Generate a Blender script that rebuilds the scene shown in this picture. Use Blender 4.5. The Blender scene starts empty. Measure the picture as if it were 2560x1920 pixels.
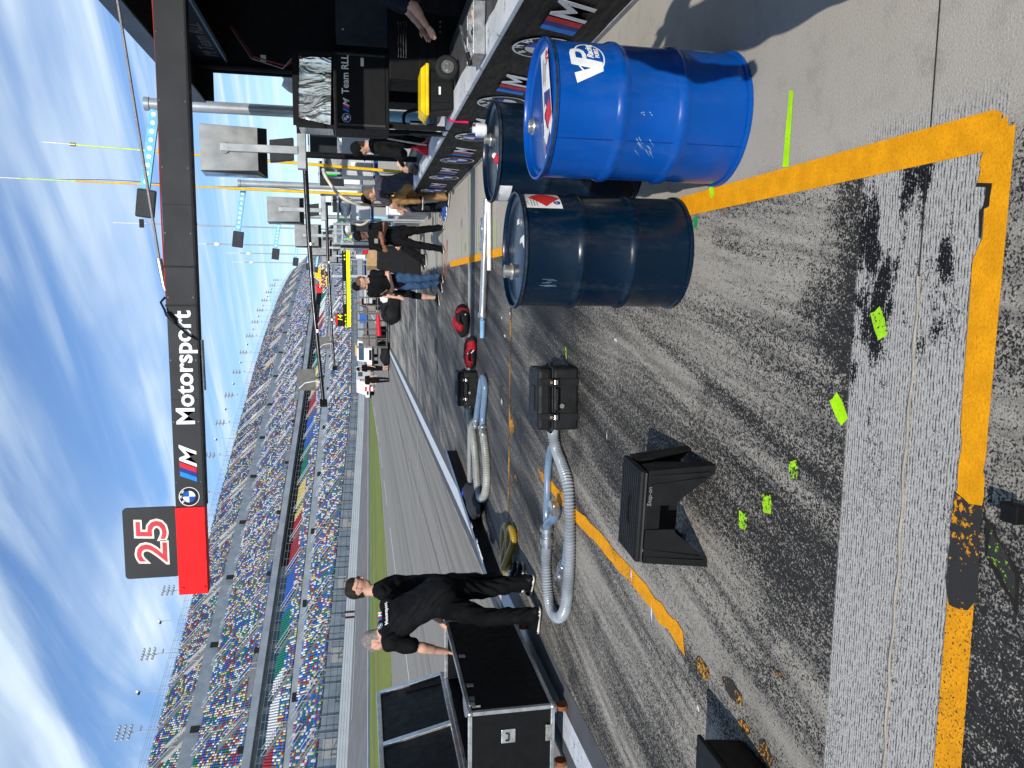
import bpy, math, random
import numpy as np
from mathutils import Vector, Matrix
random.seed(7)
RNG = np.random.default_rng(11)
R = math.radians
sc = bpy.context.scene
COL = sc.collection
# ------------------------------------------------------------------ camera
F, PITCH, ROLL, CH, PHI = 1895.92, 0.1967, -0.0139, 1.6602, 0.1279
R0 = Vector((math.cos(PHI), math.sin(PHI), 0)); HD = Vector((-math.sin(PHI), math.cos(PHI), 0)); ZU = Vector((0, 0, 1))
FW = HD*math.cos(PITCH) - ZU*math.sin(PITCH); U0 = HD*math.sin(PITCH) + ZU*math.cos(PITCH)
CX = R0*math.sin(ROLL) - U0*math.cos(ROLL); CY = R0*math.cos(ROLL) + U0*math.sin(ROLL)   # the picture was taken with the phone turned on its side
cd = bpy.data.cameras.new('camera'); cam = bpy.data.objects.new('camera', cd); COL.objects.link(cam)
cd.sensor_fit = 'HORIZONTAL'; cd.sensor_width = 36; cd.lens = 36*F/2560; cd.clip_start = .05; cd.clip_end = 4000
cam.matrix_world = Matrix((CX, CY, -FW)).transposed().to_4x4(); cam.location = (0, 0, CH)
sc.camera = cam
# ------------------------------------------------------------------ world, sun, exposure
SUN_EL, SUN_AZ = R(32), R(3.3)
w = bpy.data.worlds.new('World'); sc.world = w; w.use_nodes = True
nt = w.node_tree; nt.nodes.clear()
def wn(t, **k):
    n = nt.nodes.new(t)
    for a, b in k.items(): setattr(n, a, b)
    return n
def wl(a, b): nt.links.new(a, b)
sky = wn('ShaderNodeTexSky', sky_type='NISHITA', sun_disc=False, sun_elevation=SUN_EL, sun_rotation=math.pi+SUN_AZ, air_density=1.0, dust_density=.0, ozone_density=2.2, altitude=0)
tc = wn('ShaderNodeTexCoord'); sep = wn('ShaderNodeSeparateXYZ'); wl(tc.outputs['Generated'], sep.inputs[0])
zz = wn('ShaderNodeMath', operation='MAXIMUM'); zz.inputs[1].default_value = .03; wl(sep.outputs[2], zz.inputs[0])
dv = wn('ShaderNodeVectorMath', operation='DIVIDE'); cmb = wn('ShaderNodeCombineXYZ')
for i in range(3): wl(zz.outputs[0], cmb.inputs[i])
wl(tc.outputs['Generated'], dv.inputs[0]); wl(cmb.outputs[0], dv.inputs[1])
def cloud(rot, sx, sy, scale, det, dist, lo, hi, off=0):
    mp = wn('ShaderNodeMapping', vector_type='TEXTURE'); mp.inputs['Rotation'].default_value = (0, 0, rot); mp.inputs['Scale'].default_value = (1/sx, 1/sy, 1e4); mp.inputs['Location'].default_value = (off, off*.7, 0)
    wl(dv.outputs[0], mp.inputs[0])
    ns = wn('ShaderNodeTexNoise'); ns.inputs['Scale'].default_value = scale; ns.inputs['Detail'].default_value = det; ns.inputs['Roughness'].default_value = .5; ns.inputs['Distortion'].default_value = dist
    wl(mp.outputs[0], ns.inputs['Vector'])
    mr = wn('ShaderNodeMapRange', interpolation_type='SMOOTHSTEP'); mr.inputs[1].default_value = lo; mr.inputs[2].default_value = hi
    wl(ns.outputs[0], mr.inputs[0]); return mr.outputs[0]
c1 = cloud(R(45), 1.0, .22, 1.5, 7, .7, .40, .66, 3.1)      # broad streaks of cirrus running away to the left
c2 = cloud(R(52), 1.0, .12, 4.2, 7, .5, .46, .74, 8.4)       # fine combed wisps
c3 = cloud(R(20), 1.0, .8, .7, 4, .2, .32, .60, 1.7)         # where the cover is thick or thin
m1 = wn('ShaderNodeMath', operation='MULTIPLY_ADD'); wl(c1, m1.inputs[0]); m1.inputs[1].default_value = .80
m2 = wn('ShaderNodeMath', operation='MULTIPLY'); wl(c2, m2.inputs[0]); m2.inputs[1].default_value = .42; wl(m2.outputs[0], m1.inputs[2])
m3 = wn('ShaderNodeMath', operation='MULTIPLY_ADD'); wl(c3, m3.inputs[0]); m3.inputs[1].default_value = .85; m3.inputs[2].default_value = .22
m4 = wn('ShaderNodeMath', operation='MULTIPLY', use_clamp=True); wl(m1.outputs[0], m4.inputs[0]); wl(m3.outputs[0], m4.inputs[1])
m5 = wn('ShaderNodeMath', operation='MULTIPLY_ADD', use_clamp=True); wl(m4.outputs[0], m5.inputs[0]); m5.inputs[1].default_value = .95; m5.inputs[2].default_value = .0
mx = wn('ShaderNodeMix', data_type='RGBA'); wl(m5.outputs[0], mx.inputs[0]); tn = wn('ShaderNodeMix', data_type='RGBA', blend_type='MULTIPLY'); tn.inputs[0].default_value = 1; tn.inputs[7].default_value = (.82, .96, 1.16, 1); wl(sky.outputs[0], tn.inputs[6]); wl(tn.outputs[2], mx.inputs[6]); mx.inputs[7].default_value = (7.0, 8.3, 9.4, 1)
bg = wn('ShaderNodeBackground'); bg.inputs[1].default_value = .11; wl(mx.outputs[2], bg.inputs[0])
wo = wn('ShaderNodeOutputWorld'); wl(bg.outputs[0], wo.inputs[0])
sl = bpy.data.lights.new('sun', 'SUN'); sl.energy = 4.4; sl.angle = R(.53); sl.color = (1, .955, .88)
so = bpy.data.objects.new('sun', sl); COL.objects.link(so); so.location = (0, -20, 30)
so.rotation_euler = Vector((math.sin(SUN_AZ)*math.cos(SUN_EL), math.cos(SUN_AZ)*math.cos(SUN_EL), -math.sin(SUN_EL))).to_track_quat('-Z', 'Y').to_euler()
vs = sc.view_settings; vs.view_transform = 'Standard'; vs.look = 'None'; vs.exposure = .12; vs.gamma = 1; vs.use_curve_mapping = False
# ------------------------------------------------------------------ materials
class NG:
    def __init__(s, name):
        s.m = bpy.data.materials.new(name); s.m.use_nodes = True; s.t = s.m.node_tree; s.t.nodes.clear()
        s.out = s.t.nodes.new('ShaderNodeOutputMaterial'); s.b = s.t.nodes.new('ShaderNodeBsdfPrincipled')
        s.t.links.new(s.b.outputs[0], s.out.inputs[0]); s.tc = s.t.nodes.new('ShaderNodeTexCoord')
    def put(s, sock, v):
        if isinstance(v, bpy.types.NodeSocket): s.t.links.new(v, sock)
        elif v is not None:
            if isinstance(v, (tuple, list)) and len(v) == 3 and sock.type == 'RGBA': v = (*v, 1)
            sock.default_value = v
    def ma(s, op, a, b=None, c=None, clamp=False):
        n = s.t.nodes.new('ShaderNodeMath'); n.operation = op; n.use_clamp = clamp
        for i, v in enumerate((a, b, c)): s.put(n.inputs[i], v)
        return n.outputs[0]
    def mul(s, a, b): return s.ma('MULTIPLY', a, b)
    def add(s, a, b): return s.ma('ADD', a, b)
    def sub(s, a, b): return s.ma('SUBTRACT', a, b)
    def mapr(s, v, lo, hi, a=0, b=1, smooth=True):
        n = s.t.nodes.new('ShaderNodeMapRange'); n.interpolation_type = 'SMOOTHSTEP' if smooth else 'LINEAR'
        for i, x in enumerate((v, lo, hi, a, b)): s.put(n.inputs[i], x)
        return n.outputs[0]
    def vec(s, scale=(1, 1, 1), rot=0, loc=(0, 0, 0), src=None):
        n = s.t.nodes.new('ShaderNodeMapping'); n.vector_type = 'TEXTURE'; n.inputs['Scale'].default_value = [1/max(abs(k), 1e-4) for k in scale]; n.inputs['Rotation'].default_value = (0, 0, rot); n.inputs['Location'].default_value = loc
        s.put(n.inputs[0], src or s.tc.outputs['Object']); return n.outputs[0]
    def noise(s, vec=None, scale=5, det=3, rough=.55, dist=0):
        n = s.t.nodes.new('ShaderNodeTexNoise'); s.put(n.inputs['Vector'], vec or s.tc.outputs['Object'])
        n.inputs['Scale'].default_value = scale; n.inputs['Detail'].default_value = det; n.inputs['Roughness'].default_value = rough; n.inputs['Distortion'].default_value = dist
        return n.outputs[0]
    def vor(s, vec=None, scale=5, feat='F1', out=0):
        n = s.t.nodes.new('ShaderNodeTexVoronoi'); n.feature = feat; s.put(n.inputs['Vector'], vec or s.tc.outputs['Object']); n.inputs['Scale'].default_value = scale
        return n.outputs[out]
    def xyz(s):
        n = s.t.nodes.new('ShaderNodeSeparateXYZ'); s.put(n.inputs[0], s.tc.outputs['Object']); return n.outputs
    def mix(s, f, a, b, mode='MIX'):
        n = s.t.nodes.new('ShaderNodeMix'); n.data_type = 'RGBA'; n.blend_type = mode; s.put(n.inputs[0], f); s.put(n.inputs[6], a); s.put(n.inputs[7], b); return n.outputs[2]
    def bump(s, h, strength=.3, dist=.01):
        n = s.t.nodes.new('ShaderNodeBump'); n.inputs['Strength'].default_value = strength; n.inputs['Distance'].default_value = dist; s.put(n.inputs['Height'], h); s.put(s.b.inputs['Normal'], n.outputs[0])
    def fin(s, col=None, rough=None, metal=None, coat=None, spec=None, emit=None, trans=None):
        for k, v in (('Base Color', col), ('Roughness', rough), ('Metallic', metal), ('Coat Weight', coat), ('Specular IOR Level', spec), ('Transmission Weight', trans)):
            if v is not None: s.put(s.b.inputs[k], v)
        return s.m
def lighten(c, k): return tuple(min(1, x*k) for x in c)
MATS = {}
def M(name, col=None, rough=.6, metal=0, var=.14, scale=9, bump=0, bscale=60, coat=0, dirt=0, spec=None):
    """a procedural material: base colour with soft noise variation, uneven gloss, optional grain"""
    if name in MATS: return MATS[name]
    g = NG(name); n = g.noise(None, scale, 4)
    c = g.mix(g.mapr(n, .3, .7), lighten(col, 1-var), lighten(col, 1+var))
    if dirt:
        d = g.mapr(g.noise(None, scale*.6, 6, .7), .52, .72)
        c = g.mix(g.mul(d, dirt), c, (.10, .09, .08))
    r = g.mapr(g.noise(None, scale*1.7, 3), .3, .7, max(.02, rough-.08), min(1, rough+.08))
    if bump: g.bump(g.noise(None, bscale, 3), bump, .01)
    if spec is None: spec = .5 if metal or coat else (.12 if rough > .35 else .35)
    MATS[name] = g.fin(c, r, metal, coat, spec); return MATS[name]
# ------------------------------------------------------------------ mesh building
class MB:
    def __init__(s): s.v, s.f, s.m = [], [], []
    def add(s, V, Fs, mi=0):
        k = len(s.v); s.v += [tuple(p) for p in V]; s.f += [tuple(i+k for i in q) for q in Fs]; s.m += [mi]*len(Fs); return s
    def box(s, c, d, rz=0, mi=0, rx=0, ry=0):
        h = [x/2 for x in d]; mt = Matrix.Rotation(rz, 3, 'Z') @ Matrix.Rotation(ry, 3, 'Y') @ Matrix.Rotation(rx, 3, 'X')
        V = [Vector(c) + mt @ Vector((x*h[0], y*h[1], z*h[2])) for z in (-1, 1) for y in (-1, 1) for x in (-1, 1)]
        return s.add(V, [(0, 2, 3, 1), (4, 5, 7, 6), (0, 1, 5, 4), (2, 6, 7, 3), (0, 4, 6, 2), (1, 3, 7, 5)], mi)
    def bar(s, a, b, wd, ht, mi=0, up=(0, 0, 1)):
        a, b = Vector(a), Vector(b); d = (b-a).normalized(); upv = Vector(up)
        if abs(d.dot(upv)) > .98: upv = Vector((0, 1, 0))
        x = d.cross(upv).normalized()*wd/2; y = x.cross(d).normalized()*ht/2
        V = [p+i*x+j*y for p in (a, b) for j in (-1, 1) for i in (-1, 1)]
        return s.add(V, [(0, 1, 3, 2), (4, 6, 7, 5), (0, 4, 5, 1), (2, 3, 7, 6), (0, 2, 6, 4), (1, 5, 7, 3)], mi)
    def tube(s, pts, r, n=8, mi=0, caps=True):
        pts = [Vector(p) for p in pts]; rs = r if isinstance(r, (list, tuple)) else [r]*len(pts); k = len(s.v)
        t = (pts[1]-pts[0]).normalized(); nrm = t.orthogonal().normalized()
        for i, p in enumerate(pts):
            t2 = (pts[min(i+1, len(pts)-1)]-pts[max(i-1, 0)]).normalized()
            nrm = t.rotation_difference(t2) @ nrm; nrm = (nrm - t2*nrm.dot(t2)).normalized(); t = t2; b = t.cross(nrm)
            for j in range(n):
                a = 2*math.pi*j/n; s.v.append(tuple(p+(nrm*math.cos(a)+b*math.sin(a))*rs[i]))
        for i in range(len(pts)-1):
            for j in range(n):
                a, b2 = k+i*n+j, k+i*n+(j+1) % n; s.f.append((a, b2, b2+n, a+n)); s.m.append(mi)
        if caps:
            s.f += [tuple(k+j for j in reversed(range(n))), tuple(k+(len(pts)-1)*n+j for j in range(n))]; s.m += [mi, mi]
        return s
    def cyl(s, a, b, r, r2=None, n=16, mi=0, caps=True): return s.tube([a, b], [r, r if r2 is None else r2], n, mi, caps)
    def lathe(s, prof, n=32, c=(0, 0, 0), mi=0):
        k = len(s.v)
        for r, z in prof:
            for j in range(n):
                a = 2*math.pi*j/n; s.v.append((c[0]+r*math.cos(a), c[1]+r*math.sin(a), c[2]+z))
        for i in range(len(prof)-1):
            for j in range(n):
                a, b = k+i*n+j, k+i*n+(j+1) % n; s.f.append((a, b, b+n, a+n)); s.m.append(mi)
        s.f += [tuple(k+j for j in reversed(range(n))), tuple(k+(len(prof)-1)*n+j for j in range(n))]; s.m += [mi, mi]
        return s
    def prism(s, poly, o, ex, ey, t, mi=0):
        """polygon in the (ex, ey) plane at o, t thick along ex x ey"""
        o, ex, ey = Vector(o), Vector(ex), Vector(ey); ez = ex.cross(ey).normalized()*t; n = len(poly)
        V = [o+ex*a+ey*b for a, b in poly]; V += [p+ez for p in V]
        return s.add(V, [tuple(reversed(range(n))), tuple(range(n, 2*n))] + [(i, (i+1) % n, (i+1) % n+n, i+n) for i in range(n)], mi)
    def ell(s, c, r, n=12, mi=0):
        pr = [(max(1e-4, math.sin(math.pi*i/n)), -math.cos(math.pi*i/n)) for i in range(n+1)]; k = len(s.v)
        s.lathe(pr, 2*n, (0, 0, 0), mi)
        s.v[k:] = [(c[0]+x*r[0], c[1]+y*r[1], c[2]+z*r[2]) for x, y, z in s.v[k:]]
        return s
    def mesh(s, name, mats, smooth=0):
        me = bpy.data.meshes.new(name); me.from_pydata(s.v, [], s.f)
        for m in (mats if isinstance(mats, (list, tuple)) else [mats]): me.materials.append(m)
        me.polygons.foreach_set('material_index', s.m)
        if smooth:
            me.polygons.foreach_set('use_smooth', [True]*len(s.f)); me.set_sharp_from_angle(angle=R(smooth))
        me.update(); return me
    def build(s, name, mats, parent=None, smooth=0, bevel=0, loc=None, rz=0):
        o = bpy.data.objects.new(name, s.mesh(name, mats, smooth)); COL.objects.link(o); o.parent = parent
        if loc is not None: o.location = loc
        o.rotation_euler[2] = rz
        if bevel:
            b = o.modifiers.new('edge', 'BEVEL'); b.width = bevel; b.segments = 2; b.limit_method = 'ANGLE'; b.angle_limit = R(40)
        return o
def tag(o, label, cat, group=None, kind=None):
    o['label'] = label; o['category'] = cat
    if group: o['group'] = group
    if kind: o['kind'] = kind
    return o
def thing(name, label, cat, loc=(0, 0, 0), rz=0, group=None):
    o = bpy.data.objects.new(name, None); COL.objects.link(o); o.location = loc; o.rotation_euler[2] = rz; o.empty_display_size = .1
    return tag(o, label, cat, group)
def struct(o, kind='structure'): o['kind'] = kind; return o
def copy_tree(o, parent=None):
    c = o.copy(); COL.objects.link(c); c.parent = parent
    for ch in o.children: copy_tree(ch, c)
    return c
def frame(o, ex, ey):
    ex, ey = Vector(ex).normalized(), Vector(ey).normalized(); ez = ex.cross(ey); m = Matrix((ex, ey, ez)).transposed().to_4x4(); m.translation = o; return m
def txt(name, s, size, mat, parent, mt, thick=.002, shear=0, bold=0, align='LEFT', sx=1, wrap=None):
    """lettering as a real raised mesh; mt places its baseline; wrap = radius of the drum it is stuck on"""
    cu = bpy.data.curves.new(name, 'FONT'); cu.body = s; cu.size = size; cu.extrude = thick/2; cu.shear = shear; cu.offset = bold; cu.align_x = align; cu.resolution_u = 3
    t = bpy.data.objects.new(name, cu); COL.objects.link(t); bpy.context.view_layer.update()
    me = bpy.data.meshes.new_from_object(t.evaluated_get(bpy.context.evaluated_depsgraph_get())); bpy.data.objects.remove(t); bpy.data.curves.remove(cu)
    me.transform(Matrix.Diagonal((sx, 1, 1, 1)))
    me.materials.clear(); me.materials.append(mat)
    o = bpy.data.objects.new(name, me); COL.objects.link(o); o.parent = parent
    if wrap:
        r, th, z0 = wrap
        for v in me.vertices: a = th+v.co.x/r; v.co = ((r+v.co.z)*math.cos(a), (r+v.co.z)*math.sin(a), z0+v.co.y)
    else: me.transform(mt)
    return o
def bm_logo(parent, mt, r, ring=None, th=.002):
    """round roundel: dark disc, white rim, blue and white quarters, three letters over the top"""
    P = lambda x, y, z=0: mt @ Vector((x, y, z))
    def disc(a, b, r0, r1, z, mi, mb, n=40):
        k = max(3, int(n*(b-a)/(2*math.pi))); V = []
        for i in range(k+1):
            t = a+(b-a)*i/k; V += [P(r0*math.cos(t), r0*math.sin(t), z), P(r1*math.cos(t), r1*math.sin(t), z)]
        mb.add(V, [(2*i, 2*i+1, 2*i+3, 2*i+2) for i in range(k)], mi)
    mb = MB(); T = 2*math.pi
    disc(0, T, 0, r, th, 0, mb); disc(0, T, r*.93, r, th*1.6, 1, mb)
    for q in range(4): disc(q*T/4, (q+1)*T/4, 0, r*.60, th*1.6, 1 if q % 2 else 2, mb)
    o = mb.build('roundel', [M('decal_black', (.012, .012, .014), .5), M('decal_white', (.78, .78, .78), .5), M('decal_blue', (.01, .08, .45), .45)], parent)
    for ch, a in (('B', 40), ('M', 0), ('W', -40)):
        an = R(a); c = Vector((-math.sin(an)*r*.67, math.cos(an)*r*.67, th*1.6))
        txt('letter', ch, r*.34, M('decal_white'), o, mt @ Matrix.Translation(c) @ Matrix.Rotation(an, 4, 'Z'), th*.5, align='CENTER', bold=r*.008)
    return o
def m_logo(parent, mt, h, th=.002):
    """three slanted stripes and a heavy slanted M"""
    P = lambda x, y, z=0: mt @ Vector((x*h, y*h, z)); sl = .42; mb = MB()
    def par(x0, x1, mi):
        mb.add([P(x0, 0, th), P(x1, 0, th), P(x1+sl, 1, th), P(x0+sl, 1, th)], [(0, 1, 2, 3)], mi)
    for i in range(3): par(.30*i, .30*(i+1), i)
    o = mb.build('stripe_emblem', [M('decal_light_blue', (.02, .22, .70), .5), M('decal_navy', (.02, .04, .22), .5), M('decal_red', (.62, .02, .03), .5), M('decal_white', (.78, .78, .78), .5)], parent)
    txt('letter', 'M', h/.70, M('decal_white'), o, mt @ Matrix.Translation((.90*h, 0, th)), th*.5, shear=sl, bold=h*.03, sx=1.05)
    return o
# ------------------------------------------------------------------ ground
def ground_mat():
    g = NG('pit_concrete'); X, Y, _ = g.xyz()
    wob = g.noise(g.vec((1, 1, 0)), 2.2, 4)
    xw = g.add(X, g.mul(g.sub(wob, .5), .22))
    # clean pale concrete; broad stains
    base = g.mix(g.mapr(g.noise(g.vec((1, 1, 0)), .55, 5), .3, .7), (.385, .352, .296), (.455, .42, .36))
    grit = g.noise(g.vec((1, 1, 0)), 150, 3, .7)
    rough_ = g.mapr(xw, .55, .40, .35, 1)
    base = g.mix(g.mul(g.mapr(grit, .44, .62), g.mul(rough_, .62)), base, (.135, .128, .115))
    base = g.mix(g.mul(g.mapr(g.noise(g.vec((1, 1, 0)), 7, 5, .7), .48, .72), .30), base, (.20, .185, .165))
    base = g.mix(g.mapr(g.vor(g.vec((1, 1, 0)), 20), .02, .055, .45, 0), base, (.55, .52, .45))      # pale aggregate showing
    # rubber laid down by tyres: streaks in the direction of travel, then broken up on the rough surface
    wp = g.noise(g.vec((1, 1, 0)), .35, 2)
    a = g.noise(g.vec((5.0, .16, 0), R(-13)), 1, 4, .6, .6)
    b = g.noise(g.vec((3.2, .10, 0), R(-4), (3, 8, 0)), 1, 4, .6, .3)
    cc = g.noise(g.vec((.9, .35, 0), R(-18), (9, 2, 0)), 1, 3)
    streak = g.add(g.mul(a, .40), g.add(g.mul(b, .30), g.mul(cc, .42)))
    far = g.mapr(Y, 4.6, 7.6)
    pat = g.mapr(g.noise(g.vec((1.1, .9, 0), R(25), (.3, 1.2, 0)), 1.35, 3), .53, .68)
    far2 = g.mapr(Y, 16, 34)
    dens = g.add(g.mul(g.sub(streak, .56), g.mapr(Y, 3.5, 8, 2.2, 2.4)), g.add(g.add(.51, g.mul(pat, .14)), g.sub(g.mul(far, .20), g.mul(far2, .36))))
    dens = g.add(dens, g.mul(g.mapr(X, -3.2, -1.9, 1, 0), -.10))
    stall = g.mul(g.mapr(xw, .38, .52, 1, 0), g.mapr(xw, -3.95, -3.75))
    bx, by = g.mul(g.sub(X, .05), 2.3), g.mul(g.sub(Y, 2.2), 2.6)
    stain = g.mapr(g.add(g.ma('SQRT', g.add(g.mul(bx, bx), g.mul(by, by))), g.mul(g.sub(g.noise(g.vec((1, 1, 0)), 3.2, 4), .5), 1.5)), .55, 1.15, 1, 0)
    dens = g.mul(g.ma('MINIMUM', g.ma('MAXIMUM', g.add(dens, g.mul(stain, .3)), .05), g.mapr(Y, 4, 8, .76, .93)), stall)
    fine = g.noise(g.vec((1, 1, 0)), 120, 3, .62)
    fine2 = g.noise(g.vec((1.0, .6, 0), R(-12)), 56, 3, .6)
    f = g.add(g.mul(fine, .62), g.mul(fine2, .38))
    th = g.mapr(dens, 0, 1, .68, .345, False)
    soft = g.mapr(Y, 3, 10, .028, .09, False)
    rub = g.mapr(f, g.sub(th, soft), g.add(th, soft))
    rub = g.mul(rub, g.mapr(dens, .02, .2))
    # a thin grey film of rubber in long fine lines, with midtones between the flecks
    l1 = g.noise(g.vec((15, .30, 0), R(-12)), 1, 4, .65, .2); l2 = g.noise(g.vec((26, .5, 0), R(-3), (2, 5, 0)), 1, 3, .6); l3 = g.noise(g.vec((1, 1, 0)), 30, 4, .7)
    film = g.mul(g.mapr(g.add(g.mul(l1, .45), g.add(g.mul(l2, .25), g.mul(l3, .35))), .44, .62), g.mul(stall, g.mapr(dens, .1, .6)))
    base = g.mix(g.mul(film, .72), base, (.075, .075, .074))
    rub = g.add(g.mul(rub, .93), g.mul(g.mul(dens, far), .10))
    # pit lane beyond the white line: pale slab with long dark tyre lines
    lane = g.mapr(xw, -3.95, -4.05)
    ls = g.noise(g.vec((2.6, .012, 0), R(-2), (1, 0, 0)), 1, 5, .6, .25)
    ls2 = g.noise(g.vec((7.0, .02, 0), R(-5), (4, 0, 0)), 1, 4, .55, .25)
    lr = g.add(g.mul(g.mapr(ls, .46, .72), .55), g.mul(g.mapr(ls2, .55, .75), .5))
    near_lane = g.mapr(X, -16, -4, .25, 1)
    lr = g.mul(g.mul(lr, near_lane), lane)
    base = g.mix(lane, base, g.mix(g.noise(g.vec((1, 1, 0)), 9, 5), (.21, .20, .18), (.285, .27, .24)))
    rub = g.ma('MAXIMUM', rub, lr, None, True)
    # tined strip across the stall
    tine = g.mul(g.mul(g.mapr(Y, 1.748, 1.757), g.mapr(Y, 2.335, 2.32)), g.mapr(X, .60, .44))
    wv = g.ma('SINE', g.add(g.mul(Y, 6.2832/.0118), g.mul(g.noise(g.vec((5, 1.5, 0)), 3, 3), 6)))
    brk = g.noise(g.vec((1, 2.2, 0)), 40, 3, .65)
    ridge = g.mapr(g.add(g.mul(wv, 1.0), g.mul(g.sub(brk, .47), 5.0)), -1.15, -.25)
    tcol = g.mix(ridge, (.040, .041, .044), g.mix(g.mapr(grit, .4, .65), (.50, .48, .445), (.31, .30, .285)))
    td = g.mul(g.ma('MAXIMUM', g.mul(stain, 1.25), g.add(g.mul(pat, .5), .42)), g.mapr(g.noise(g.vec((1.6, 4, 0)), 1.4, 4, .6), .38, .62))
    trub = g.mul(g.mapr(g.add(g.mul(wv, .05), f), g.mapr(td, 0, 1, .70, .36, False), g.mapr(td, 0, 1, .76, .44, False)), g.mapr(X, .5, .36))
    base = g.mix(tine, base, tcol); rub = g.add(g.mul(g.sub(1, tine), rub), g.mul(tine, trub))
    # oil spots
    oil = g.mul(g.mapr(g.vor(g.vec((1, 1, 0), 0, (.37, .2, 0)), 1.25), .03, .16, .8, 0), g.mapr(fine2, .35, .6))
    rub = g.ma('MAXIMUM', rub, oil)
    rc = g.mix(g.mapr(g.noise(None, 1.5, 3), .3, .7), (.006, .0066, .008), (.014, .0148, .0165))
    rc = g.mix(g.mapr(Y, 5, 9), rc, g.mix(g.mapr(g.noise(g.vec((6, .3, 0), R(-14)), 1, 4), .35, .65), (.020, .021, .024), (.058, .060, .064)))
    g.bump(g.add(g.mul(fine, 1), g.mul(g.mul(wv, tine), .12)), .55, .004)
    return g.fin(g.mix(rub, base, rc), g.mapr(rub, 0, 1, .9, .72, False), 0, None, .12)
mb = MB(); mb.add([(-420, -60, 0), (300, -60, 0), (300, 900, 0), (-420, 900, 0)], [(0, 1, 2, 3)])
ground = struct(mb.build('ground', ground_mat()))
def paint_mat(name, col, wear, ridge=0, scale=60):
    g = NG(name); f = g.noise(g.vec((1, 1, 0)), scale, 4, .65); big = g.noise(g.vec((1, 1, 0)), 2.6, 3)
    c = g.mix(g.mapr(g.noise(g.vec((1, 1, 0)), 14, 4), .3, .7), lighten(col, .86), lighten(col, 1.08)); c = g.mix(g.mapr(g.noise(g.vec((1, 1, 0)), 105, 4, .7), .42, .72, 0, .55), c, lighten(col, .5))
    th = g.mapr(big, .35, .65, .50+.30*(1-wear), .50+.30*(1-wear)-.26*wear, False)
    k = g.mapr(f, th, g.add(th, .05))
    g.bump(f, .4, .004)
    return g.fin(g.mix(g.mul(k, min(1, wear*1.6+.1)), c, (.035, .034, .033)), .8, 0, None, .15)
yel = paint_mat('yellow_paint', (.90, .375, .006), .30, 0, 130); yel2 = paint_mat('worn_yellow_paint', (.86, .355, .008), .58, 0, 110); yel3 = paint_mat('scrubbed_yellow_paint', (.70, .32, .02), .9)
wht = paint_mat('worn_white_paint', (.56, .60, .64), .42, 0, 24); grn = paint_mat('fluorescent_green_paint', (.45, .90, .006), .3); grn2 = paint_mat('worn_green_paint', (.40, .80, .02), .7)
org = paint_mat('orange_chalk', (.75, .20, .10), .55); blk = paint_mat('black_paint', (.022, .020, .018), .02)
def patch(name, polys, mat, z, par=ground):
    mb = MB()
    for p in polys: mb.add([(x, y, z) for x, y in p], [tuple(range(len(p)))])
    return mb.build(name, mat, par)
def jag(p, q, n, a):      # a torn paint edge between two points
    o = []
    for i in range(n): t = i/n; o.append((p[0]+(q[0]-p[0])*t+random.uniform(-a, a), p[1]+(q[1]-p[1])*t+random.uniform(-a, a)))
    return o
patch('painted_line', [[(.38, 1.82), (.38, 1.835)]+[(.38, 14.2), (.48, 14.2), (.485, 1.80)]+[(.47, 1.765), (.455, 1.775), (.46, 1.752), (.43, 1.745), (.432, 1.762)]], yel, .004)
patch('painted_line', [[(.432, 1.722)]+[(.432, 1.765), (.38, 1.82)]+[(.345, 1.832), (.34, 1.823), (.318, 1.826), (.30, 1.832), (.292, 1.78), (.26, 1.784), (.232, 1.784), (.226, 1.80), (.15, 1.797), (.12, 1.812), (.09, 1.825), (-.37, 1.817)]+jag((-.41, 1.812), (-.62, 1.812), 8, .006)+[(-.65, 1.81), (-.65, 1.718)]+jag((-.60, 1.72), (-.40, 1.722), 8, .006)+[(-.38, 1.722)]], yel, .0045)
patch('painted_line', [[(-.65, 1.812), (-2.2, 1.80), (-2.2, 1.697), (-.65, 1.718)]], yel2, .0048)
patch('black_touch_up', [jag((-.56, 1.822), (-.90, 1.815), 9, .006)+jag((-.90, 1.81), (-.86, 1.705), 4, .01)+jag((-.84, 1.705), (-.60, 1.712), 8, .006)+jag((-.58, 1.715), (-.56, 1.81), 4, .012)], paint_mat('rubbered_yellow_paint', (.80, .32, .006), 1.12, 0, 46), .0056)
patch('black_touch_up', [[(.30, 1.832), (.292, 1.782), (.232, 1.786), (.226, 1.802), (.15, 1.80), (.15, 1.808), (.22, 1.815), (.24, 1.80), (.285, 1.80), (.29, 1.835)]], blk, .0052)
patch('painted_line', [jag((-1.70, 6.95), (-1.74, 4.0), 26, .012)+jag((-1.76, 3.95), (-1.80, 3.50), 6, .02)+jag((-1.90, 3.55), (-1.85, 4.2), 6, .02)+jag((-1.845, 4.3), (-1.80, 6.9), 24, .012)], yel2, .004)
for c, sx_, sy_ in (((-1.87, 3.33), .055, .085), ((-1.83, 3.02), .05, .11), ((-1.93, 2.90), .03, .06), ((-1.95, 2.72), .07, .06), ((-1.55, 2.66), .012, .06)):
    patch('paint_remnant', [[(c[0]+sx_*math.cos(t)*random.uniform(.6, 1.1), c[1]+sy_*math.sin(t)*random.uniform(.6, 1.1)) for t in np.linspace(0, 6, 11)]], yel3, .0042)
patch('painted_line', [jag((-3.0, 8.33), (.38, 8.33), 30, .008)+jag((.38, 8.39), (-3.0, 8.41), 30, .008)], yel3, .004)
for c in ((-1.55, 8.25), (-2.1, 8.0)): patch('paint_remnant', [[(c[0]+.1*math.cos(t)*random.uniform(.5, 1.1), c[1]+.16*math.sin(t)*random.uniform(.5, 1.1)) for t in np.linspace(0, 6, 9)]], yel3, .0043)
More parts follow.
